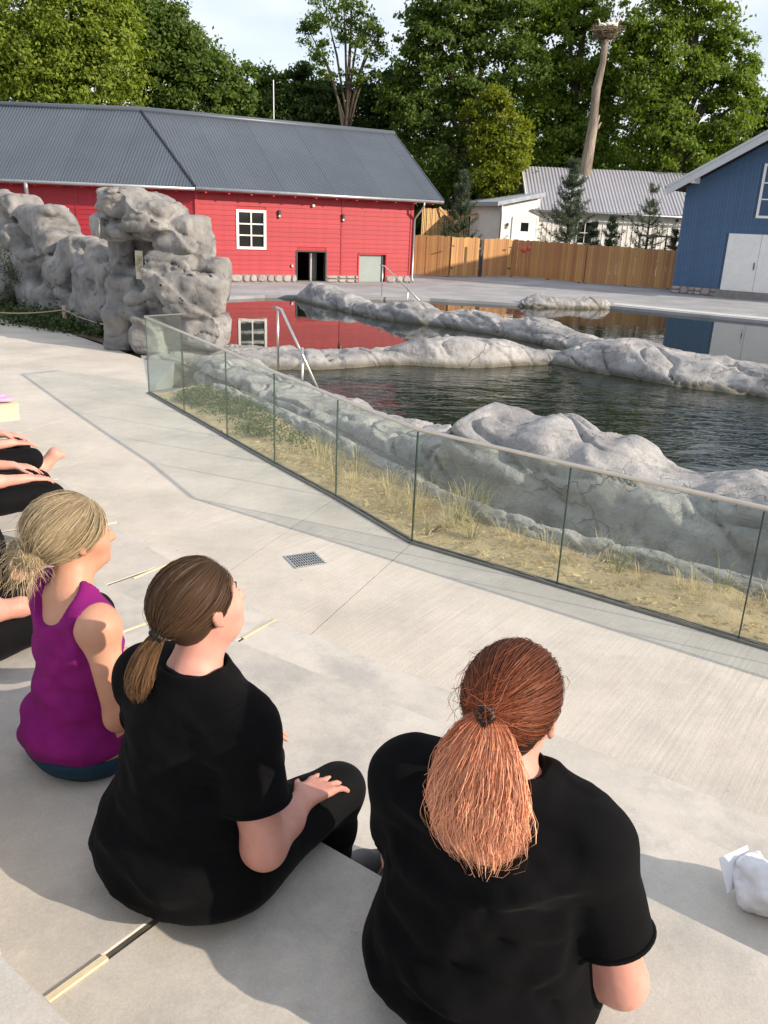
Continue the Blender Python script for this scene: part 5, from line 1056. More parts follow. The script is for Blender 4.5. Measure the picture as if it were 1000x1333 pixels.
flat('planting_bed', [tuple(at(x, y)[:2]) for x, y in ((-120, 392), (-60, 398), (0, 413), (90, 434), (150, 452), (190, 462), (170, 440), (120, 400), (0, 385), (-120, 375))], .012, mat('bed_soil', (.11, .07, .045), .95, .3, 3., .6, 20, col2=(.16, .105, .07)))
def shrub(name, label, x, y, Y, h, w, n, seed, lm='shrub'):
    rng = np.random.default_rng(seed); b = at(x, y); r = empty(name, (b[0], b[1], 0)); tag(r, label, 'shrub'); mb = MB(); C = []
    for k in range(16):
        a = rng.uniform(0, 6.28); l = h*rng.uniform(.5, 1.1); p2 = np.array([math.cos(a)*w*rng.uniform(.2, 1), math.sin(a)*w*rng.uniform(.2, 1), l]); p1 = p2*np.array([.4, .4, .6]); mb.tube([(0, 0, -.03), p1, p2], [.018, .012, .004], 5)
        q = rng.uniform(.25, 1.05, (n//16, 1)); C.append(p2*q*np.array([1, 1, 1])+rng.normal(size=(n//16, 3))*.11)
    mb.build('stems', M_BARK, r); V, Fc = leaves(np.concatenate(C), .034, rng, aspect=.4); link('foliage', mesh_np('foliage', V, Fc), LM[lm], r)
shrub('shrub', 'loose grey green shrub before the boulder wall', 28, 408, 0, 1.35, .75, 3200, 3); shrub('shrub', 'small thin shrub next to the loose grey green one', -25, 404, 0, 1.2, .6, 1600, 4, 'dune')
M_POST = mat('weathered_post', (.36, .30, .22), .9, .15, 6., .4, 25); M_ROPE = mat('rope', (.40, .33, .22), .9)
rp_ = [at(-78, 418), at(87, 429), at(196, 452)]; rf = empty('rope_fence', rp_[1]); tag(rf, 'low rope barrier on short wooden posts before the boulder wall', 'rope fence')
for p in rp_: q = p-rp_[1]; MB().tube([q+np.array([0, 0, -.05]), q+np.array([0, 0, .50]), q+np.array([0, 0, .52])], [.065, .062, .04], 10).build('post', M_POST, rf, True)
for a, b in zip(rp_[:-1], rp_[1:]):
    pts = [a+(b-a)*t-rp_[1]+np.array([0, -.05, .44-.62*t*(1-t)]) for t in np.linspace(0, 1, 12)]; MB().tube(pts, .014, 6).build('rope', M_ROPE, rf, True)
# info plate on the column
ip = on_wall(182, 345, aty(182, 345, 16.35)[:2], np.array([-.25, -.97])); sg = empty('info_plate', ip); tag(sg, 'small pale information plate fixed to the boulder column', 'sign'); uS = np.array([.97, -.25]); A = frame3(uS)
MB().box((0, 0, 0), (.16, .03, .52), A).build('plate', mat('plate', (.55, .50, .38), .5), sg); MB().box((*(np.array([-.25, -.97])*.018), .02), (.12, .004, .3), A).build('picture', mat('plate_picture', (.33, .30, .2), .5, .5, 14.), sg); MB().box((*(np.array([-.25, -.97])*-.25), 0), (.1, .5, .2), A).build('bracket', M_DARK, sg)
# ================================================================ PEOPLE
def skinmat(name, c1, c2):
    def ex(t, b, rp, mp):
        b.inputs['Subsurface Weight'].default_value = .12; b.inputs['Subsurface Radius'].default_value = (.012, .004, .002); b.inputs['Subsurface Scale'].default_value = .6
    return mat(name, c1, .52, .1, 6., .12, 90, col2=c2, extra=ex, bdist=.004, spec=.4)
SK1 = skinmat('skin', (.50, .225, .175), (.62, .335, .265)); SK2 = skinmat('skin_tan', (.45, .215, .135), (.55, .295, .195))
def cloth(name, col, rough=.9, sc=14.):
    def ex(t, b, rp, mp):
        b.inputs['Sheen Weight'].default_value = .02; b.inputs['Sheen Roughness'].default_value = .5
    return mat(name, col, rough, .12, sc, .25, 160, spec=.05, extra=ex, bdist=.004)
CL = {'black': cloth('black_jersey', (.0045, .0045, .0052)), 'black2': cloth('black_leggings', (.006, .006, .007), .75), 'purple': cloth('purple_jersey', (.20, .014, .135)), 'navy': cloth('navy_leggings', (.018, .045, .075), .7), 'white': cloth('white_top', (.72, .71, .70)), 'pink': cloth('pink_top', (.62, .33, .48))}
def hairmat(name, c1, c2, c3, rough=.5, var=.2):
    if name in MATS: return MATS[name]
    mt = bpy.data.materials.new(name); mt.use_nodes = True; t = mt.node_tree; b = t.nodes['Principled BSDF']; b.inputs['Roughness'].default_value = rough; b.inputs['Specular IOR Level'].default_value = .16
    g = N(t, 'ShaderNodeNewGeometry'); a = N(t, 'ShaderNodeAttribute'); a.attribute_name = 'along'; r1 = N(t, 'ShaderNodeMix', data_type='RGBA'); r1.inputs['A'].default_value = (*c1, 1); r1.inputs['B'].default_value = (*c2, 1)
    t.links.new(a.outputs['Fac'], r1.inputs['Factor']); r2 = N(t, 'ShaderNodeMix', data_type='RGBA'); r2.inputs['B'].default_value = (*c3, 1)
    mr = N(t, 'ShaderNodeMapRange'); mr.inputs['From Min'].default_value = .35; mr.inputs['To Max'].default_value = .42; t.links.new(g.outputs['Random Per Island'], mr.inputs['Value'])
    t.links.new(mr.outputs['Result'], r2.inputs['Factor']); t.links.new(r1.outputs['Result'], r2.inputs['A'])
    h = N(t, 'ShaderNodeHueSaturation'); m2 = N(t, 'ShaderNodeMath', operation='MULTIPLY'); m2.inputs[1].default_value = 7.31; f = N(t, 'ShaderNodeMath', operation='FRACT'); t.links.new(g.outputs['Random Per Island'], m2.inputs[0]); t.links.new(m2.outputs[0], f.inputs[0])
    m3 = N(t, 'ShaderNodeMapRange'); m3.inputs['To Min'].default_value = 1-var; m3.inputs['To Max'].default_value = 1+var; t.links.new(f.outputs[0], m3.inputs['Value']); t.links.new(m3.outputs['Result'], h.inputs['Value']); t.links.new(r2.outputs['Result'], h.inputs['Color'])
    t.links.new(h.outputs['Color'], b.inputs['Base Color']); MATS[name] = mt; return mt
def strands(name, P, rad, material, parent, tip=.35, along=None, centre=None, twist=.5):
    """P (n, m, 3) polylines -> one mesh of fine flat hairs"""
    n, m_, _ = P.shape; T = np.gradient(P, axis=1); T /= np.linalg.norm(T, axis=2)[..., None]+1e-9
    O_ = P-np.asarray(centre) if centre is not None else np.broadcast_to(RNG.normal(size=(n, 1, 3)), P.shape)
    U = np.cross(T, O_); U /= np.linalg.norm(U, axis=2)[..., None]+1e-9; Wv = np.cross(T, U); a = RNG.normal(size=(n, 1, 1))*twist; U = U*np.cos(a)+Wv*np.sin(a)
    tt = np.linspace(0, 1, m_); r = (np.ones((n, 1))*rad if np.isscalar(rad) else rad[:, None])*np.where(tt > .7, 1-(tt-.7)/.3*(1-tip), 1)[None]*np.minimum(1, .25+tt*7)[None]
    V = np.stack([P-U*r[..., None], P+U*r[..., None]], 2).reshape(-1, 3)
    b = (np.arange(n)[:, None]*m_*2+np.arange(m_-1)[None]*2); Fc = np.stack([b, b+1, b+3, b+2], 2).reshape(-1, 4); me = mesh_np(name, V, Fc, True)
    at_ = me.attributes.new('along', 'FLOAT', 'POINT'); al = np.repeat(np.tile(tt if along is None else along, (n, 1)).reshape(-1), 2).astype(np.float32); at_.data.foreach_set('value', al)
    o = link(name, me, material, parent); o['kind'] = 'stuff'; return o
def rotm(yaw, pitch, roll=0.):
    """columns right, forward, up of a head turned right by yaw, up by pitch"""
    y, p, r = R(yaw), R(pitch), R(roll); f = np.array([math.sin(y)*math.cos(p), math.cos(y)*math.cos(p), math.sin(p)]); rt = np.array([math.cos(y), -math.sin(y), 0]); u = np.cross(rt, f)
    rt2 = rt*math.cos(r)-u*math.sin(r); u2 = u*math.cos(r)+rt*math.sin(r); return np.stack([rt2, f, u2], 1)
SKC, SKR = np.array([0, -.016, .034]), np.array([.0745, .096, .083])
def head_prims(c, M, s=1.):
    q = lambda p: np.asarray(c)+M@(np.asarray(p, float)*s); E = lambda p, r, k: (ell(q(p), np.array(r)*s, M.T), k); pr = []
    pr += [E(SKC, SKR, .02), E((0, .03, -.03), (.059, .066, .086), .03), E((0, .048, -.078), (.040, .040, .032), .03), E((0, .064, .016), (.050, .025, .020), .02), E((0, .022, .040), (.057, .060, .038), .02)]
    for g in (-1, 1): pr += [E((g*.036, .058, -.028), (.026, .030, .030), .02), E((g*.0735, -.004, -.010), (.0075, .017, .028), .006), E((g*.0795, -.012, .000), (.005, .011, .019), .004), E((g*.076, .002, -.033), (.006, .008, .009), .005), E((g*.031, .083, .000), (.014, .012, .008), .004)]
    pr += [(rcone(q((0, .090, .008)), q((0, .113, -.034)), .008*s, .0125*s), .012), E((0, .1, -.038), (.017, .012, .009), .008), E((0, .094, -.060), (.023, .012, .0065), .005), E((0, .092, -.072), (.020, .012, .0065), .005), E((0, .084, -.092), (.020, .018, .016), .015)]
    return pr
def hand_prims(w, d, n, s, curl=.35, spread=.12, sc=1.):
    """wrist w, finger direction d, palm side n, thumb side s"""
    w, d, n, s = (np.asarray(v, float) for v in (w, d, n, s)); d /= np.linalg.norm(d); n = n-d*(n@d); n /= np.linalg.norm(n); s = s-d*(s@d)-n*(s@n); s /= np.linalg.norm(s); pr = []
    L = [(.078, .024), (.088, .025), (.082, .0235), (.064, .020)]; off = [.033, .0112, -.0112, -.032]
    for i in range(4):
        kn = w+(d*(.088-.006*abs(i-1.2))+s*off[i])*sc; pr.append((rcone(w+s*off[i]*.45*sc, kn, .0135*sc, .0112*sc), .012)); a = curl*.6; ds = d+s*(off[i]*spread*38); ds /= np.linalg.norm(ds); p = kn; ln = L[i][0]*sc
        for j, (fr, rr) in enumerate(((.45, .0090), (.31, .0082), (.26, .0074))):
            e = p+(ds*math.cos(a)+n*math.sin(a))*ln*fr; pr.append((rcone(p, e, rr*sc, (rr-.0009)*sc), .003)); p = e; a += curl*(.8 if j == 0 else .55)
    t0 = w+(d*.022+s*.024)*sc; t1 = t0+(d*.034+s*.034+n*.012)*sc; t2 = t1+(d*.030+s*.014+n*.008)*sc; t3 = t2+(d*.024+s*.003+n*.006)*sc
    pr += [(rcone(w+s*.012*sc, t0, .013*sc, .0145*sc), .01), (rcone(t0, t1, .0145*sc, .0115*sc), .008), (rcone(t1, t2, .0112*sc, .0098*sc), .003), (rcone(t2, t3, .0098*sc, .008*sc), .003)]
    return pr
def foot_prims(ank, toe, sc=1.):
    a, t = np.asarray(ank, float), np.asarray(toe, float); heel = a+np.array([0, 0, -.045])-(t-a)*np.array([.22, .22, 0]); ball = a+(t-a)*.68+np.array([0, 0, 0]); ball[2] = t[2]+.012
    return [(rcone(a, heel, .036*sc, .033*sc), .02), (rcone(a, ball, .036*sc, .034*sc), .03), (rcone(heel, ball, .03*sc, .036*sc), .03), (rcone(ball, t, .036*sc, .024*sc), .02)]
def person(label, o, yaw, sp):
    r = empty('person', o, -R(yaw)); tag(r, label, 'person', 'people seated on the tiers'); V3 = lambda p: np.asarray(p, float)
    lo, hi = sp.get('lo', (-.5, -.36, -.38)), sp.get('hi', (.5, .72, 1.0)); hc = V3(sp['head']); M = rotm(*sp['look']); sk = sp.get('skin', SK1); g = sp.get('girth', 1.)
    tor = sp['torso']            # list of (centre, radii)
    nb, sh = V3(sp['neckbase']), {k: V3(sp['sh'][k]) for k in (-1, 1)}; el, wr = {k: V3(sp['el'][k]) for k in (-1, 1)}, {k: V3(sp['wr'][k]) for k in (-1, 1)}; hp, kn, an, to = ({k: V3(sp[q][k]) for k in (-1, 1)} for q in ('hip', 'knee', 'ankle', 'toe'))
    au, af, aw = sp.get('arm', (.052, .042, .027)); tu, tk, ca, ak = sp.get('leg', (.095, .062, .052, .034)); shr = sp.get('shr', .055)
    trunk = [(ell(c, q), .07) for c, q in tor]+[(rcone(sh[-1]*.8+nb*.2*np.array([1, 1, 1])+np.array([0, 0, -.0]), sh[1]*.8+nb*.2, shr, shr), .05)]+[(rcone(nb+np.array([0, 0, -.02]), sh[k], shr*1.0, shr*.92), .05) for k in (-1, 1)]
    legs = [];
    for k in (-1, 1): legs += [(rcone(hp[k], kn[k], tu, tk), .06), (rcone(kn[k], kn[k]*.6+an[k]*.4+sp.get('calf', np.array([0, -.02, 0])), tk*.92, ca), .03), (rcone(kn[k]*.6+an[k]*.4+sp.get('calf', np.array([0, -.02, 0])), an[k], ca, ak), .03)]
    up = {k: rcone(sh[k], el[k], au*1.08, au*.82) for k in (-1, 1)}; pits = [(ell(sh[k]*.9+el[k]*.1, (au*1.25,)*3), .05) for k in (-1, 1)]
    # body
    v = Vol(lo, hi, sp.get('res', .0082))
    for p, k in trunk: v.add(p, k, -.006)
    for p, k in legs: v.add(p, k, -.006)
    for k in (-1, 1):
        v.add(up[k], .04); v.add(ell(sh[k], (au*1.06,)*3), .05); v.add(rcone(el[k], el[k]*.45+wr[k]*.55, af*1.02, af*.86), .025); v.add(rcone(el[k]*.45+wr[k]*.55, wr[k], af*.86, aw), .02)
        for p, q in hand_prims(wr[k], *sp['hand'][k], sc=sp.get('hsc', 1.)): v.add(p, q)
        for p, q in foot_prims(an[k], to[k]): v.add(p, q)
    nk = hc+M@np.array([0, -.012, -.06]); v.add(rcone(nb, nk, sp.get('neck', .056), sp.get('neck', .056)*.93), .035); v.add(rcone(nb+np.array([0, .01, .02]), hc+M@np.array([0, .03, -.085]), .045, .035), .03)
    for p, q in head_prims(hc, M, sp.get('hs', 1.)): v.add(p, q)
    body = link('body', v.mesh('body', True, 1), sk, r)
    for k in (-1, 1):
        e = hc+M@(np.array([k*.031, .0800, .000])*sp.get('hs', 1.)); Vv, Fq = sphere(e, .0115, 14, 8); ey = link('eye', mesh_np('eye', Vv, Fq, True), mat('eye_white', (.7, .68, .66), .2), body); e2 = e+M@np.array([0, .0098, 0]); Vv, Fq = sphere(e2, .0048, 10, 6); link('iris', mesh_np('iris', Vv, Fq, True), mat('iris', (.04, .05, .05), .1), r)
        br = [hc+M@np.array([k*x_, y_, z_]) for x_, y_, z_ in ((.014, .0935, .019), (.030, .0915, .024), (.046, .080, .019))]; MB().tube(br, [.0012, .002, .0008], 6).build('eyebrow', sp['capmat'], r, True)
    # shirt
    v = Vol(lo, hi, sp.get('res', .0082)); gr = sp.get('ease', .014)
    for p, k in trunk: v.add(p, k, gr)
    if sp.get('sleeve'):
        for k in (-1, 1):
            e = sh[k]+(el[k]-sh[k])*sp['sleeve']; d = (el[k]-sh[k])/np.linalg.norm(el[k]-sh[k]); f0, l0, h0 = rcone(sh[k], e+d*.05, au*1.04, au*.98+gr*.6); f1 = half(e, d)[0]; v.add(((lambda X, Y, Z, f0=f0, f1=f1: np.maximum(f0(X, Y, Z)-gr, -f1(X, Y, Z))), l0-gr, h0+gr), .03); v.add(ell(sh[k]*.9+nb*.1, (au*1.0+gr,)*3), .05)
    amp = sp.get('fold', .007)*1.5; sd = sp.get('seed', 1)
    v.field(lambda x, y, z: np.clip((sp.get('foldx', .235)-np.abs(x))/.05, .15, 1)*(amp*fbm(x*7, y*7, z*15, 3, sd)+amp*.7*np.sin(z*62+3.5*fbm(x*4, y*4, z*3, 2, sd+3)+x*9)*np.clip((.42-z)/.25, 0, 1)*np.clip(z/.1, 0, 1)-.5*amp*np.clip(fbm(x*5+y*3, y*5, z*9, 2, sd+8, ridge=True)-.5, 0, 1)*2), .05)
    for c, q in sp['neckcut']: v.cut(ell(c, q), .006)
    for h_ in sp.get('shirtcut', ()): v.cut(h_, .006)
    v.cut(half((0, 0, sp['hem']), sp.get('hemn', (0, 0, -1))), .006)
    link('shirt', v.mesh('shirt', True, 1), sp['top'], r)
    if sp.get('sleeve'):
        c, q = sp['neckcut'][0]; mb = MB(); pts = []
        for a in np.linspace(0, 2*math.pi, 40):
            x_, y_ = c[0]+q[0]*.93*math.cos(a), c[1]+q[1]*.93*math.sin(a); best = None
            for zz in np.linspace(c[2]-q[2]*1.0, c[2]+.02, 30):
                i_ = np.round((np.array([x_, y_, zz])-v.lo)/v.res).astype(int)
                if v.D[tuple(np.clip(i_, 0, v.n-1))] < 0: best = zz
            pts.append(np.array([x_, y_, (best if best is not None else c[2]-q[2]*.6)+.001]))
        zs_ = np.array([p[2] for p in pts[:-1]]); zs_ = (np.roll(zs_, 1)+zs_*2+np.roll(zs_, -1))/4; zs_ = (np.roll(zs_, 1)+zs_*2+np.roll(zs_, -1))/4
        for i_ in range(39): pts[i_][2] = zs_[i_]
        pts[39] = pts[0]; mb.tube(pts, .0065, 6, False); mb.build('collar', sp['top'], r, True)
    if sp.get('sleeve'):
        for k in sp.get('cuffs', (-1, 1)):
            d = (el[k]-sh[k])/np.linalg.norm(el[k]-sh[k]); e = sh[k]+(el[k]-sh[k])*sp['sleeve']-d*.003; e1 = np.cross(d, [.2, .1, 1]); e1 /= np.linalg.norm(e1); e2 = np.cross(d, e1); rr_ = (au*1.04+(au*.98+gr*.6-au*1.04)*.86)+gr+.0005
            mb = MB(); mb.tube([e+(e1*math.cos(a)+e2*math.sin(a))*rr_ for a in np.linspace(0, 2*math.pi, 36)], .0055, 6, False); mb.build('cuff', sp['top'], r, True)
    # trousers
    v = Vol(lo, (hi[0], hi[1], .34), .011)
    for p, k in trunk[:2]+legs: v.add(p, k, .007)
    v.field(lambda x, y, z: .004*fbm(x*10, y*10, z*10, 3, sd+5), .05)
    v.cut(half((0, 0, sp.get('waist', .24)), (0, 0, 1)), .006)
    for k in (-1, 1):
        cf = sp.get('cuff', .9); e = kn[k]+(an[k]-kn[k])*cf; d = (an[k]-kn[k])/np.linalg.norm(an[k]-kn[k]); v.cut((half(e, d)[0], e+d*.06-.12, e+d*.06+.12), .004)
    link('trousers', v.mesh('trousers', True, 1), sp['bottom'], r)
    if sp.get('shoes'):
        for k in (-1, 1):
            v = Vol(an[k]-.2, an[k]+.28, .008)
            for p, q in foot_prims(an[k], to[k]): v.add(p, q, .010)
            v.cut(half(an[k]+np.array([0, 0, .02]), (0, 0, 1)), .006); s_ = link('shoe', v.mesh('shoe'), mat('shoe_grey', (.10, .10, .105), .7, .2, 20.), r)
            c = (an[k]+to[k])/2; v = Vol(an[k]-.2, an[k]+.28, .008)
            for p, q in foot_prims(an[k], to[k]): v.add(p, q, .013)
            v.cut(half((0, 0, to[k][2]+.012), (0, 0, 1)), .003); link('sole', v.mesh('sole'), mat('shoe_sole', (.60, .57, .48), .7), s_)
    # hair
    hs = sp.get('hs', 1.); Hq = lambda p: hc+(np.asarray(p)*hs)@M.T
    cv = Vol(hc-.16, hc+.16, .007); cv.add((ell(Hq(SKC), (SKR+.007)*hs, M.T)), .01); cv.add(ell(Hq((0, -.05, -.02)), np.array((.062, .05, .06))*hs, M.T), .03)
    fp, fn_ = sp.get('hairline', ((0, .073, .050), (0, .90, -.44))); cv.cut(half(Hq(fp), M@np.array(fn_)), .012); cv.cut(half(Hq((0, .050, -.012)), M@np.array((0, .80, -.50))), .02); cv.cut(half(Hq((0, -.05, -.072)), M@np.array((0, .25, -1))), .02)
    cap = link('hair', cv.mesh('hair', True, 2), sp['capmat'], r)
    rng = np.random.default_rng(sd+50); n = sp.get('nhair', 3600); D = rng.normal(size=(n*3, 3)); D /= np.linalg.norm(D, axis=1)[:, None]; Pw = SKC+D*SKR
    hl = (Pw-np.array(fp))@np.array(fn_); ok = (hl < .012+.006*rng.normal(size=len(Pw))) & ((Pw-np.array((0, .048, -.012)))@np.array((0, .80, -.50)) < .006+.005*rng.normal(size=len(Pw))) & (Pw[:, 2] > -.055) ; D = D[ok][:n]; n = len(D)
    tie = np.array(sp['tie'], float); tieq = np.linalg.inv(M)@(Hq(SKC+tie/np.linalg.norm(tie)*SKR*sp.get('tielift', 1.16))-hc)/hs; ut = tie/np.linalg.norm(tie)
    m_ = 10; t = np.linspace(0, 1, m_); om = np.arccos(np.clip(D@ut, -.999, .999)); so_ = np.sin(om); A_ = np.sin((1-t)[None]*om[:, None])/so_[:, None]; B_ = np.sin(t[None]*om[:, None])/so_[:, None]
    U = D[:, None]*A_[..., None]+ut*B_[..., None]; U /= np.linalg.norm(U, axis=2)[..., None]
    lump = fbm(D[:, 0]*3, D[:, 1]*3, D[:, 2]*3, 2, sd+2); lay = rng.uniform(.0, 1, n)**1.4
    lift = 1.075+.055*lay[:, None]+sp.get('puff', .06)*np.sin(np.pi*t)[None]*(.5+.5*lay[:, None])+.022*lump[:, None]*np.sin(np.pi*t)[None]; lift = lift*(1-t[None]**6)+(sp.get('tielift', 1.16))*t[None]**6
    P = SKC+U*SKR*lift[..., None]; jit = rng.normal(size=(n, 1, 3))*sp.get('tier', .008)*(t[None, :, None]**3); P = P+jit
    w_ = np.cumsum(rng.normal(size=(n, m_, 3)), axis=1)*sp.get('frizz', .0006); w_ -= w_[:, :1]*(1-t)[None, :, None]+w_[:, -1:]*t[None, :, None]; P = P+w_
    strands('hair_strands', Hq(P.reshape(-1, 3)).reshape(P.shape), sp.get('hr', .0008)*rng.uniform(.5, 1.2, n), sp['capmat'], cap, centre=Hq(SKC))
    T0 = Hq(tieq)
    # flyaways
    nf = sp.get('fly', 260); k = rng.integers(0, n, nf); Pf = P[k].copy(); cut_ = rng.uniform(.3, .9, nf); sc_ = t[None]*cut_[:, None]; out = (U[k]*1.0+rng.normal(size=(nf, 1, 3))*.55); Pf = Pf[:, :1]+(Pf-Pf[:, :1])*cut_[:, None, None]+out*(t[None, :, None]**1.6)*rng.uniform(.004, sp.get('flyr', .035), (nf, 1, 1))+np.sin(t*rng.uniform(5, 16, (nf, 1))+rng.uniform(0, 6, (nf, 1)))[..., None]*rng.normal(size=(nf, 1, 3))*.004*t[None, :, None]
    strands('stray_hairs', Hq(Pf.reshape(-1, 3)).reshape(Pf.shape), .00045, sp['capmat'], cap, .6)
    # gathered hair
    if 'pony' in sp:
        pn = sp['pony']; n = pn['n']; m_ = 14; t = np.linspace(0, 1, m_); ctl = np.array([T0]+[T0+np.array(q) for q in pn['path']]); tc_ = np.linspace(0, 1, len(ctl)); cen = np.stack([np.interp(t, tc_, ctl[:, j]) for j in range(3)], 1)
        for _ in range(3): cen[1:-1] = .5*cen[1:-1]+.25*(cen[2:]+cen[:-2])
        ww = np.interp(t, pn['t'], pn['w']); wt = np.interp(t, pn['t'], pn['d']); a = rng.uniform(0, 2*math.pi, n); q = np.sqrt(rng.uniform(.05, 1, n)); ca_, sa_ = np.cos(a)*q, np.sin(a)*q
        L_ = rng.uniform(pn.get('minl', .72), 1.02, n); tt = t[None]*L_[:, None]; f = lambda arr: np.interp(tt.ravel(), t, arr).reshape(tt.shape)
        ax, ay = np.array(pn['ax'], float), np.array(pn['ay'], float); ax /= np.linalg.norm(ax); ay /= np.linalg.norm(ay)
        P = np.stack([f(cen[:, j]) for j in range(3)], 2)+(ca_[:, None]*f(ww))[..., None]*ax+(sa_[:, None]*f(wt))[..., None]*ay
        lock = rng.integers(0, pn.get('locks', 26), n); ph = rng.uniform(0, 6.28, pn.get('locks', 26)); fr = rng.uniform(*pn.get('freq', (9, 15)), pn.get('locks', 26)); am = pn.get('wave', .006)
        ph2 = ph[lock][:, None]+rng.normal(size=(n, 1))*.35
        P = P+(np.sin(tt*fr[lock][:, None]+ph2)*am*(tt**.7))[..., None]*ax+(np.cos(tt*fr[lock][:, None]*1.1+ph2)*am*.8*(tt**.7))[..., None]*ay
        la, lq = rng.uniform(0, 6.28, pn.get('locks', 26)), np.sqrt(rng.uniform(.1, 1, pn.get('locks', 26))); pull = pn.get('clump', .35)*(tt**1.5); tgt = (np.cos(la)*lq)[lock][:, None]*f(ww); P = P+((tgt-ca_[:, None]*f(ww))*pull)[..., None]*ax
        nl = pn.get('locks', 26); dl = rng.normal(size=(nl, 2))*pn.get('drift', .008); P = P+(dl[lock][:, 0:1]*tt**1.3)[..., None]*ax+(np.abs(dl[lock][:, 1:2])*-tt**1.6)[..., None]*ay; P[..., 2] += (rng.normal(size=nl)*pn.get('drift', .008)*1.2)[lock][:, None]*tt**2
        w_ = np.cumsum(rng.normal(size=P.shape), axis=1)*pn.get('frizz', .0009); P = P+w_-w_[:, :1]
        strands('ponytail', P, pn.get('r', .0008)*rng.uniform(.5, 1.2, n), pn['mat'], cap, centre=cen[m_//2]+np.array([0, .12, 0]), twist=.9)
        core = MB(); core.tube([cen[i] for i in range(1, m_-4, 2)], [max(.003, min(ww[i], wt[i])*.62) for i in range(1, m_-4, 2)], 10); core.build('ponytail_core', pn.get('core', pn['mat']), cap, True)
    if 'bun' in sp:
        bn = sp['bun']; C0 = T0+np.array(bn['c']); n = bn['n']; m_ = 16; t = np.linspace(0, 1, m_); ax = rng.normal(size=(n, 3))*np.array(bn.get('axs', (.5, 1, .5))); ax /= np.linalg.norm(ax, axis=1)[:, None]; e1 = np.cross(ax, rng.normal(size=(n, 3))); e1 /= np.linalg.norm(e1, axis=1)[:, None]; e2 = np.cross(ax, e1)
        th = rng.uniform(0, 6.28, (n, 1))+t[None]*rng.uniform(2., 5., (n, 1)); rad_ = np.array(bn['r']); q = rng.uniform(.72, 1.05, (n, 1))+.09*np.sin(t[None]*7+rng.uniform(0, 6, (n, 1)))
        P = C0+(e1[:, None]*np.cos(th)[..., None]+e2[:, None]*np.sin(th)[..., None])*q[..., None]*rad_+ax[:, None]*rng.normal(size=(n, 1, 1))*.008
        strands('bun', P, .0008*rng.uniform(.5, 1.2, n), bn['mat'], cap, centre=C0); Vv, Fq = sphere(C0, 1., 16, 10, rad_*.72); link('bun_core', mesh_np('bun_core', Vv, Fq, True), bn['mat'], cap)
        n = bn.get('loose', 260); P0 = C0+rng.normal(size=(n, 3))*rad_*.55; d = rng.normal(size=(n, 3))*np.array([1.2, .6, .6])+np.array(bn.get('ld', (-.5, -.3, -.8))); d /= np.linalg.norm(d, axis=1)[:, None]; l = rng.uniform(.03, .10, (n, 1, 1)); t_ = np.linspace(0, 1, 12)
        P = P0[:, None]+d[:, None]*l*t_[None, :, None]+np.array([0, 0, -1.])*(t_[None, :, None]**2)*l*.5+np.sin(t_*9+rng.uniform(0, 6, (n, 1)))[..., None]*rng.normal(size=(n, 1, 3))*.006*t_[None, :, None]; strands('loose_hairs', P, .0006, bn['mat'], cap, .5)
    if sp.get('band') is not None:
        mb = MB(); dirp = np.array(sp['band'], float); dirp /= np.linalg.norm(dirp); e1 = np.cross(dirp, [1, .1, .2]); e1 /= np.linalg.norm(e1); e2 = np.cross(dirp, e1); br = sp.get('bandr', .014)
        pts = [T0+dirp*.016+(e1*math.cos(a)+e2*math.sin(a))*(br+.002*math.sin(9*a))+dirp*.003*math.sin(9*a+1) for a in np.linspace(0, 4*math.pi, 60)]; mb.tube(pts, .0065, 7); mb.build('hair_tie', mat('hair_tie_black', (.006, .006, .006), .5), cap, True)
    return r
HM = {'copper': hairmat('hair_copper', (.028, .014, .010), (.30, .085, .036), (.075, .026, .014)), 'copper_tail': hairmat('hair_copper_tail', (.44, .125, .055), (.86, .43, .26), (.82, .48, .31), .55, .12), 'brown': hairmat('hair_brown', (.052, .030, .018), (.115, .062, .030), (.075, .042, .022)), 'brown_tail': hairmat('hair_brown_tail', (.14, .075, .035), (.22, .125, .062), (.10, .052, .026)), 'blond': hairmat('hair_blond', (.24, .185, .115), (.50, .375, .21), (.64, .54, .38), .45), 'dark': hairmat('hair_dark', (.03, .02, .014), (.06, .04, .025), (.04, .026, .016))}
def hand_down(f=(.1, .9, -.3), thumb=1): return (f, (0, -.25, -1), (-thumb, .1, 0))
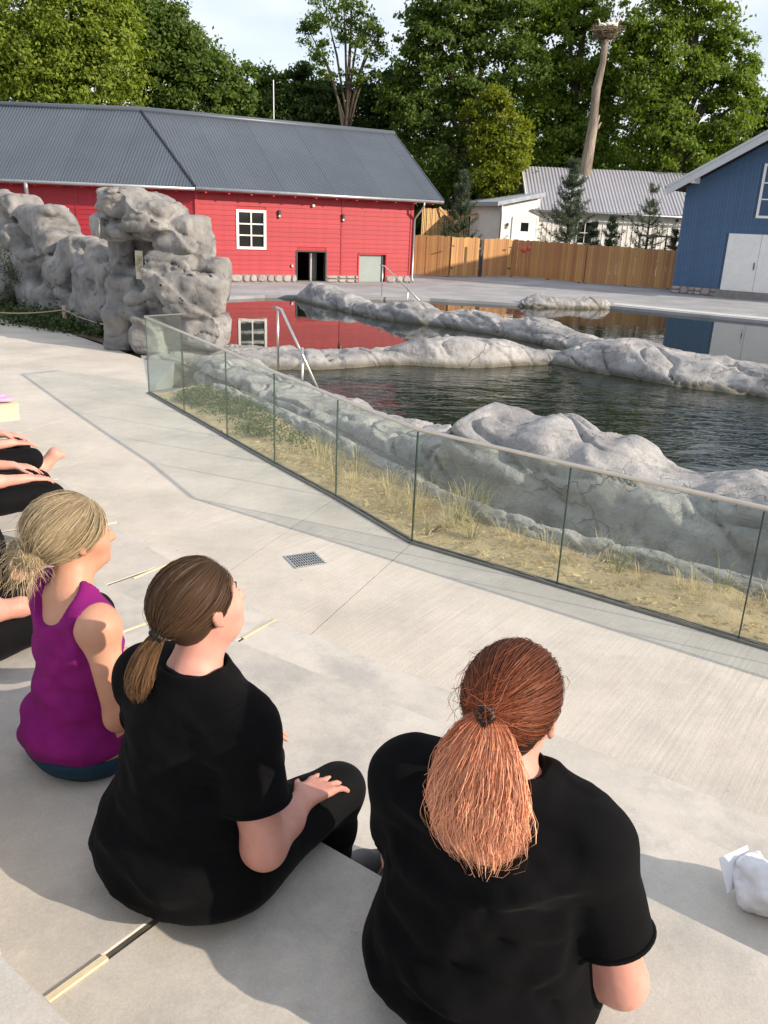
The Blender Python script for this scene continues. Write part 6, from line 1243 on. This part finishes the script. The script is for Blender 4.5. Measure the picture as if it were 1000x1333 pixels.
W1 = dict(cuffs=(1,), head=(.0, .080, .712), look=(6, -6, 0), neckbase=(0, .03, .575), sh={-1: (-.205, .035, .49), 1: (.20, .03, .468)}, el={-1: (-.235, .12, .20), 1: (.295, .02, .185)}, wr={-1: (-.14, .25, .16), 1: (.17, .24, .13)},
    hand={-1: ((.6, .6, -.2), (0, -.2, -1), (.5, .8, 0)), 1: ((-.6, .6, -.2), (0, -.2, -1), (-.5, .8, 0))}, hip={-1: (-.13, .04, .12), 1: (.13, .04, .12)}, knee={-1: (-.20, .42, .13), 1: (.19, .42, .12)}, ankle={-1: (-.12, .46, -.22), 1: (.12, .46, -.22)}, toe={-1: (-.12, .62, -.30), 1: (.12, .62, -.30)},
    torso=[((0, .0, .115), (.245, .185, .14)), ((0, .03, .14), (.22, .2, .14)), ((0, .035, .27), (.215, .175, .16)), ((0, .035, .40), (.215, .15, .15)), ((0, .025, .49), (.20, .115, .09))], arm=(.060, .052, .031), leg=(.115, .075, .062, .04), shr=.064, neck=.060, sleeve=.64, neckcut=[((0, .045, .625), (.092, .085, .055))], hem=.07, ease=.017, fold=.010, seed=1, top=CL['black'], bottom=CL['black2'], shoes=True,
    tie=(-.02, -.93, .06), capmat=HM['copper'], tielift=1.17, puff=.075, frizz=.0010, fly=420, flyr=.05, nhair=6400, band=(0, -.8, .2), bandr=.0125,
    pony=dict(n=9500, path=[(.002, -.035, -.035), (.008, -.055, -.10), (.012, -.062, -.15), (.018, -.066, -.205), (.022, -.064, -.250)], t=[0, .12, .35, .65, .85, 1], w=[.013, .050, .088, .108, .096, .045], d=[.012, .028, .040, .042, .034, .018], ax=(1, 0, 0), ay=(0, 1, .25), wave=.013, freq=(10, 20), frizz=.0012, locks=70, clump=.35, minl=.62, drift=.011, mat=HM['copper_tail'], r=.0008, core=HM['copper']), hs=1.12)
W2 = dict(hsc=1.1, head=(-.005, .065, .755), look=(5, 12, -4), neckbase=(0, .03, .585), sh={-1: (-.192, .03, .50), 1: (.192, .025, .50)}, el={-1: (-.27, .10, .25), 1: (.268, .01, .235)}, wr={-1: (-.14, .26, .24), 1: (.205, .205, .222)},
    hand={-1: ((.25, .9, -.15), (0, -.15, -1), (1, .1, 0)), 1: ((-.12, .95, -.12), (0, -.15, -1), (-1, .1, 0))}, hip={-1: (-.12, .04, .12), 1: (.13, .04, .125)}, knee={-1: (-.13, .36, .10), 1: (.165, .385, .12)}, ankle={-1: (-.10, .40, -.22), 1: (.12, .43, -.22)}, toe={-1: (-.10, .60, -.30), 1: (.13, .62, -.30)},
    torso=[((0, -.01, .115), (.255, .195, .14)), ((0, .03, .13), (.23, .2, .13)), ((0, .02, .26), (.20, .16, .15)), ((0, .03, .39), (.185, .135, .15)), ((0, .025, .485), (.175, .105, .09))], arm=(.058, .049, .029), leg=(.115, .070, .058, .04), shr=.058, neck=.056, sleeve=.60, neckcut=[((0, .045, .632), (.085, .08, .055))], hem=.07, ease=.014, fold=.0065, seed=2, top=CL['black'], bottom=CL['black2'], shoes=True, res=.007,
    tie=(-.10, -.88, -.52), capmat=HM['brown'], tielift=1.13, puff=.035, frizz=.0004, fly=150, flyr=.022, nhair=6400, band=(0, -.9, -.5), bandr=.0135,
    pony=dict(n=4800, path=[(-.008, -.03, -.03), (-.020, -.045, -.075), (-.030, -.050, -.125), (-.038, -.045, -.165)], t=[0, .15, .5, .8, 1], w=[.013, .022, .034, .032, .014], d=[.012, .018, .026, .024, .012], ax=(1, .2, 0), ay=(0, 1, .2), wave=.006, freq=(4, 8), frizz=.0004, locks=14, clump=.45, minl=.7, mat=HM['brown_tail']))
W3 = dict(hs=1.05, head=(-.03, .05, .728), look=(4, 2, 0), neckbase=(0, .02, .58), sh={-1: (-.165, .02, .51), 1: (.165, .02, .51)}, el={-1: (-.22, .05, .24), 1: (.225, .03, .24)}, wr={-1: (-.14, .27, .2), 1: (.17, .24, .2)},
    hand={-1: ((.2, .9, -.15), (0, -.15, -1), (1, .1, 0)), 1: ((-.15, .95, -.12), (0, -.15, -1), (-1, .1, 0))}, hip={-1: (-.10, .04, .10), 1: (.10, .04, .10)}, knee={-1: (-.14, .44, .10), 1: (.13, .44, .10)}, ankle={-1: (-.10, .46, -.24), 1: (.10, .46, -.24)}, toe={-1: (-.10, .62, -.30), 1: (.11, .62, -.30)},
    torso=[((0, .0, .095), (.178, .145, .12)), ((0, .02, .11), (.165, .145, .11)), ((0, .015, .24), (.140, .110, .14)), ((0, .025, .37), (.145, .110, .13)), ((0, .02, .47), (.14, .085, .08))], arm=(.047, .040, .026), leg=(.092, .062, .05, .034), shr=.045, neck=.049, neckcut=[((0, -.075, .60), (.108, .115, .115)), ((0, .14, .60), (.098, .12, .12))], shirtcut=[ell((-.228, .01, .49), (.092, .14, .125)), ell((.228, .01, .49), (.092, .14, .125))], hem=.075, ease=.008, fold=.0065, seed=3, top=CL['purple'], bottom=CL['navy'], skin=SK2, shoes=True, waist=.085,
    tie=(-.10, -.74, -.72), capmat=HM['blond'], tielift=1.12, puff=.13, frizz=.0010, fly=420, flyr=.05, nhair=6400, tier=.012,
    bun=dict(c=(-.028, -.025, -.010), r=(.066, .042, .040), n=2400, mat=HM['blond'], loose=420))
person('woman in black T-shirt with long copper red ponytail, seated on the concrete tier', (.25, 1.40, .96), 24, W1)
person('woman in black T-shirt with brown ponytail resting her hand on her knee', (-.465, 1.735, .96), 38, W2)
person('woman in purple tank top with blond hair twisted into a loose bun', (-.93, 2.215, .96), 45, W3)

# others along the tier
BASE = {k: v for k, v in W3.items() if k not in ('bun', 'shirtcut')}
def other(**kw):
    d = dict(BASE); d.update(dict(nhair=700, fly=40, res=.012, hs=1.0, ease=.010, fold=.005, capmat=HM['dark'], tie=(0, -.9, -.4), tielift=1.1, puff=.04, neckcut=[((0, .045, .625), (.085, .08, .055))], skin=SK1, waist=.22)); d.update(kw); return d
person('person in black clothes half hidden behind the woman in the purple top', (-1.58, 2.86, .96), 52, other(seed=11, top=CL['black'], bottom=CL['black2'], sleeve=.5, arm=(.05, .043, .027), torso=[((0, .0, .105), (.215, .175, .13)), ((0, .02, .12), (.19, .17, .12)), ((0, .015, .25), (.16, .125, .14)), ((0, .025, .37), (.16, .12, .13)), ((0, .02, .46), (.15, .09, .08))]))
person('person in white sleeveless top with both hands on black clad knees', (-2.36, 4.28, .96), 54, other(seed=12, top=CL['white'], bottom=CL['black2'], sleeve=None, shirtcut=W3['shirtcut'], wr={-1: (-.11, .34, .22), 1: (.13, .36, .205)}, knee={-1: (-.11, .47, .10), 1: (.13, .48, .09)}, ankle={-1: (-.10, .47, -.24), 1: (.12, .48, -.24)}, res=.009))
person('barefoot person in dark top with hands on crossed black clad knees', (-2.74, 4.92, .96), 54, other(seed=13, top=CL['black'], bottom=CL['black2'], sleeve=.5, wr={-1: (-.06, .36, .24), 1: (.12, .38, .22)}, knee={-1: (-.10, .46, .12), 1: (.14, .48, .11)}, ankle={-1: (-.06, .50, -.20), 1: (.10, .54, .02)}, toe={-1: (-.06, .64, -.28), 1: (.10, .68, .10)}, cuff=.5, shoes=False, res=.009))
person('added person in dark clothes, out of view, shading the lower tier', (1.98, 1.50, .64), 35, other(seed=14, top=CL['black'], bottom=CL['black2'], sleeve=.6, torso=W1['torso'], sh=W1['sh'], arm=W1['arm'], shr=.06))  # unseen sitter added beyond the right edge to cast shade along the tier
# white bundle with a card
bc = np.array([1.235, 2.02, .64]); v = Vol((-.17, -.17, -.01), (.17, .17, .27), .006)
v.add(ell((0, 0, .075), (.115, .10, .085)), .03); v.add(ell((.05, -.03, .13), (.075, .07, .07)), .03); v.add(ell((-.05, .03, .12), (.06, .06, .05)), .03); v.add(rcone((.03, -.02, .15), (.09, -.06, .2), .04, .02), .03)
v.field(lambda x, y, z: .011*fbm(x*14, y*14, z*14, 3, 5, ridge=True)+.012*np.sin(26*x-31*y+14*z+3*fbm(x*8, y*8, z*8, 2, 3)), .06); v.cut(half((0, 0, .0015), (0, 0, -1)), .004)
bd = link('cloth_bundle', v.mesh('cloth_bundle', True, 1), mat('white_cloth', (.74, .74, .77), .85, .05, 8., .2, 80), None, tuple(bc)); tag(bd, 'crumpled white cloth bundle on the grey concrete tier', 'bundle')
a0, a1, a2, a3 = at(947, 1163, .70), at(980, 1140, .70), at(973, 1100, .80), at(936, 1117, .80); nn = np.cross(a1-a0, a3-a0); nn /= np.linalg.norm(nn); mb = MB(); q = [p-a0 for p in (a0, a1, a2, a3)]; mb.v = [p-nn*.0006 for p in q]+[p+nn*.0006 for p in q]; mb.f = [(3, 2, 1, 0), (4, 5, 6, 7)]+[(i, (i+1) % 4, 4+(i+1) % 4, 4+i) for i in range(4)]
pc = mb.build('card', mat('card_paper', (.74, .76, .82), .7), None, False); pc.location = tuple(a0); tag(pc, 'blank white card sticking out of the white bundle', 'card')
# timber box with pink cloth on the low tier
bx = at(8, 536, .40); bo = empty('timber_box', (bx[0], bx[1], .32)); tag(bo, 'pale timber box on the low tier at the far end of the row', 'box'); A = frame3((.6, -.8)) if 'frame3' in globals() else np.eye(3)
for s_ in (-1, 1): MB().box(A.T@np.array([s_*.1, 0, .08]), (.02, .22, .16), A).build('side', M_WOOD, bo); MB().box(A.T@np.array([0, s_*.1, .08]), (.178, .02, .16), A).build('side', M_WOOD, bo)
MB().box((0, 0, .17), (.24, .24, .018), A).build('lid', M_WOOD, bo)
v = Vol((-.4, -.4, -.03), (.4, .4, .25), .012); v.add(ell((-.06, .02, .03), (.14, .12, .04)), .03); v.add(ell((-.1, .05, .06), (.09, .09, .04)), .03); v.field(lambda x, y, z: .018*fbm(x*7, y*7, z*7, 3, 9), .06); pk = link('pink_cloth', v.mesh('pink_cloth'), CL['pink'], None, (bx[0]-.02, bx[1]+.02, .505)); tag(pk, 'folded pink cloth lying on the timber box', 'cloth')
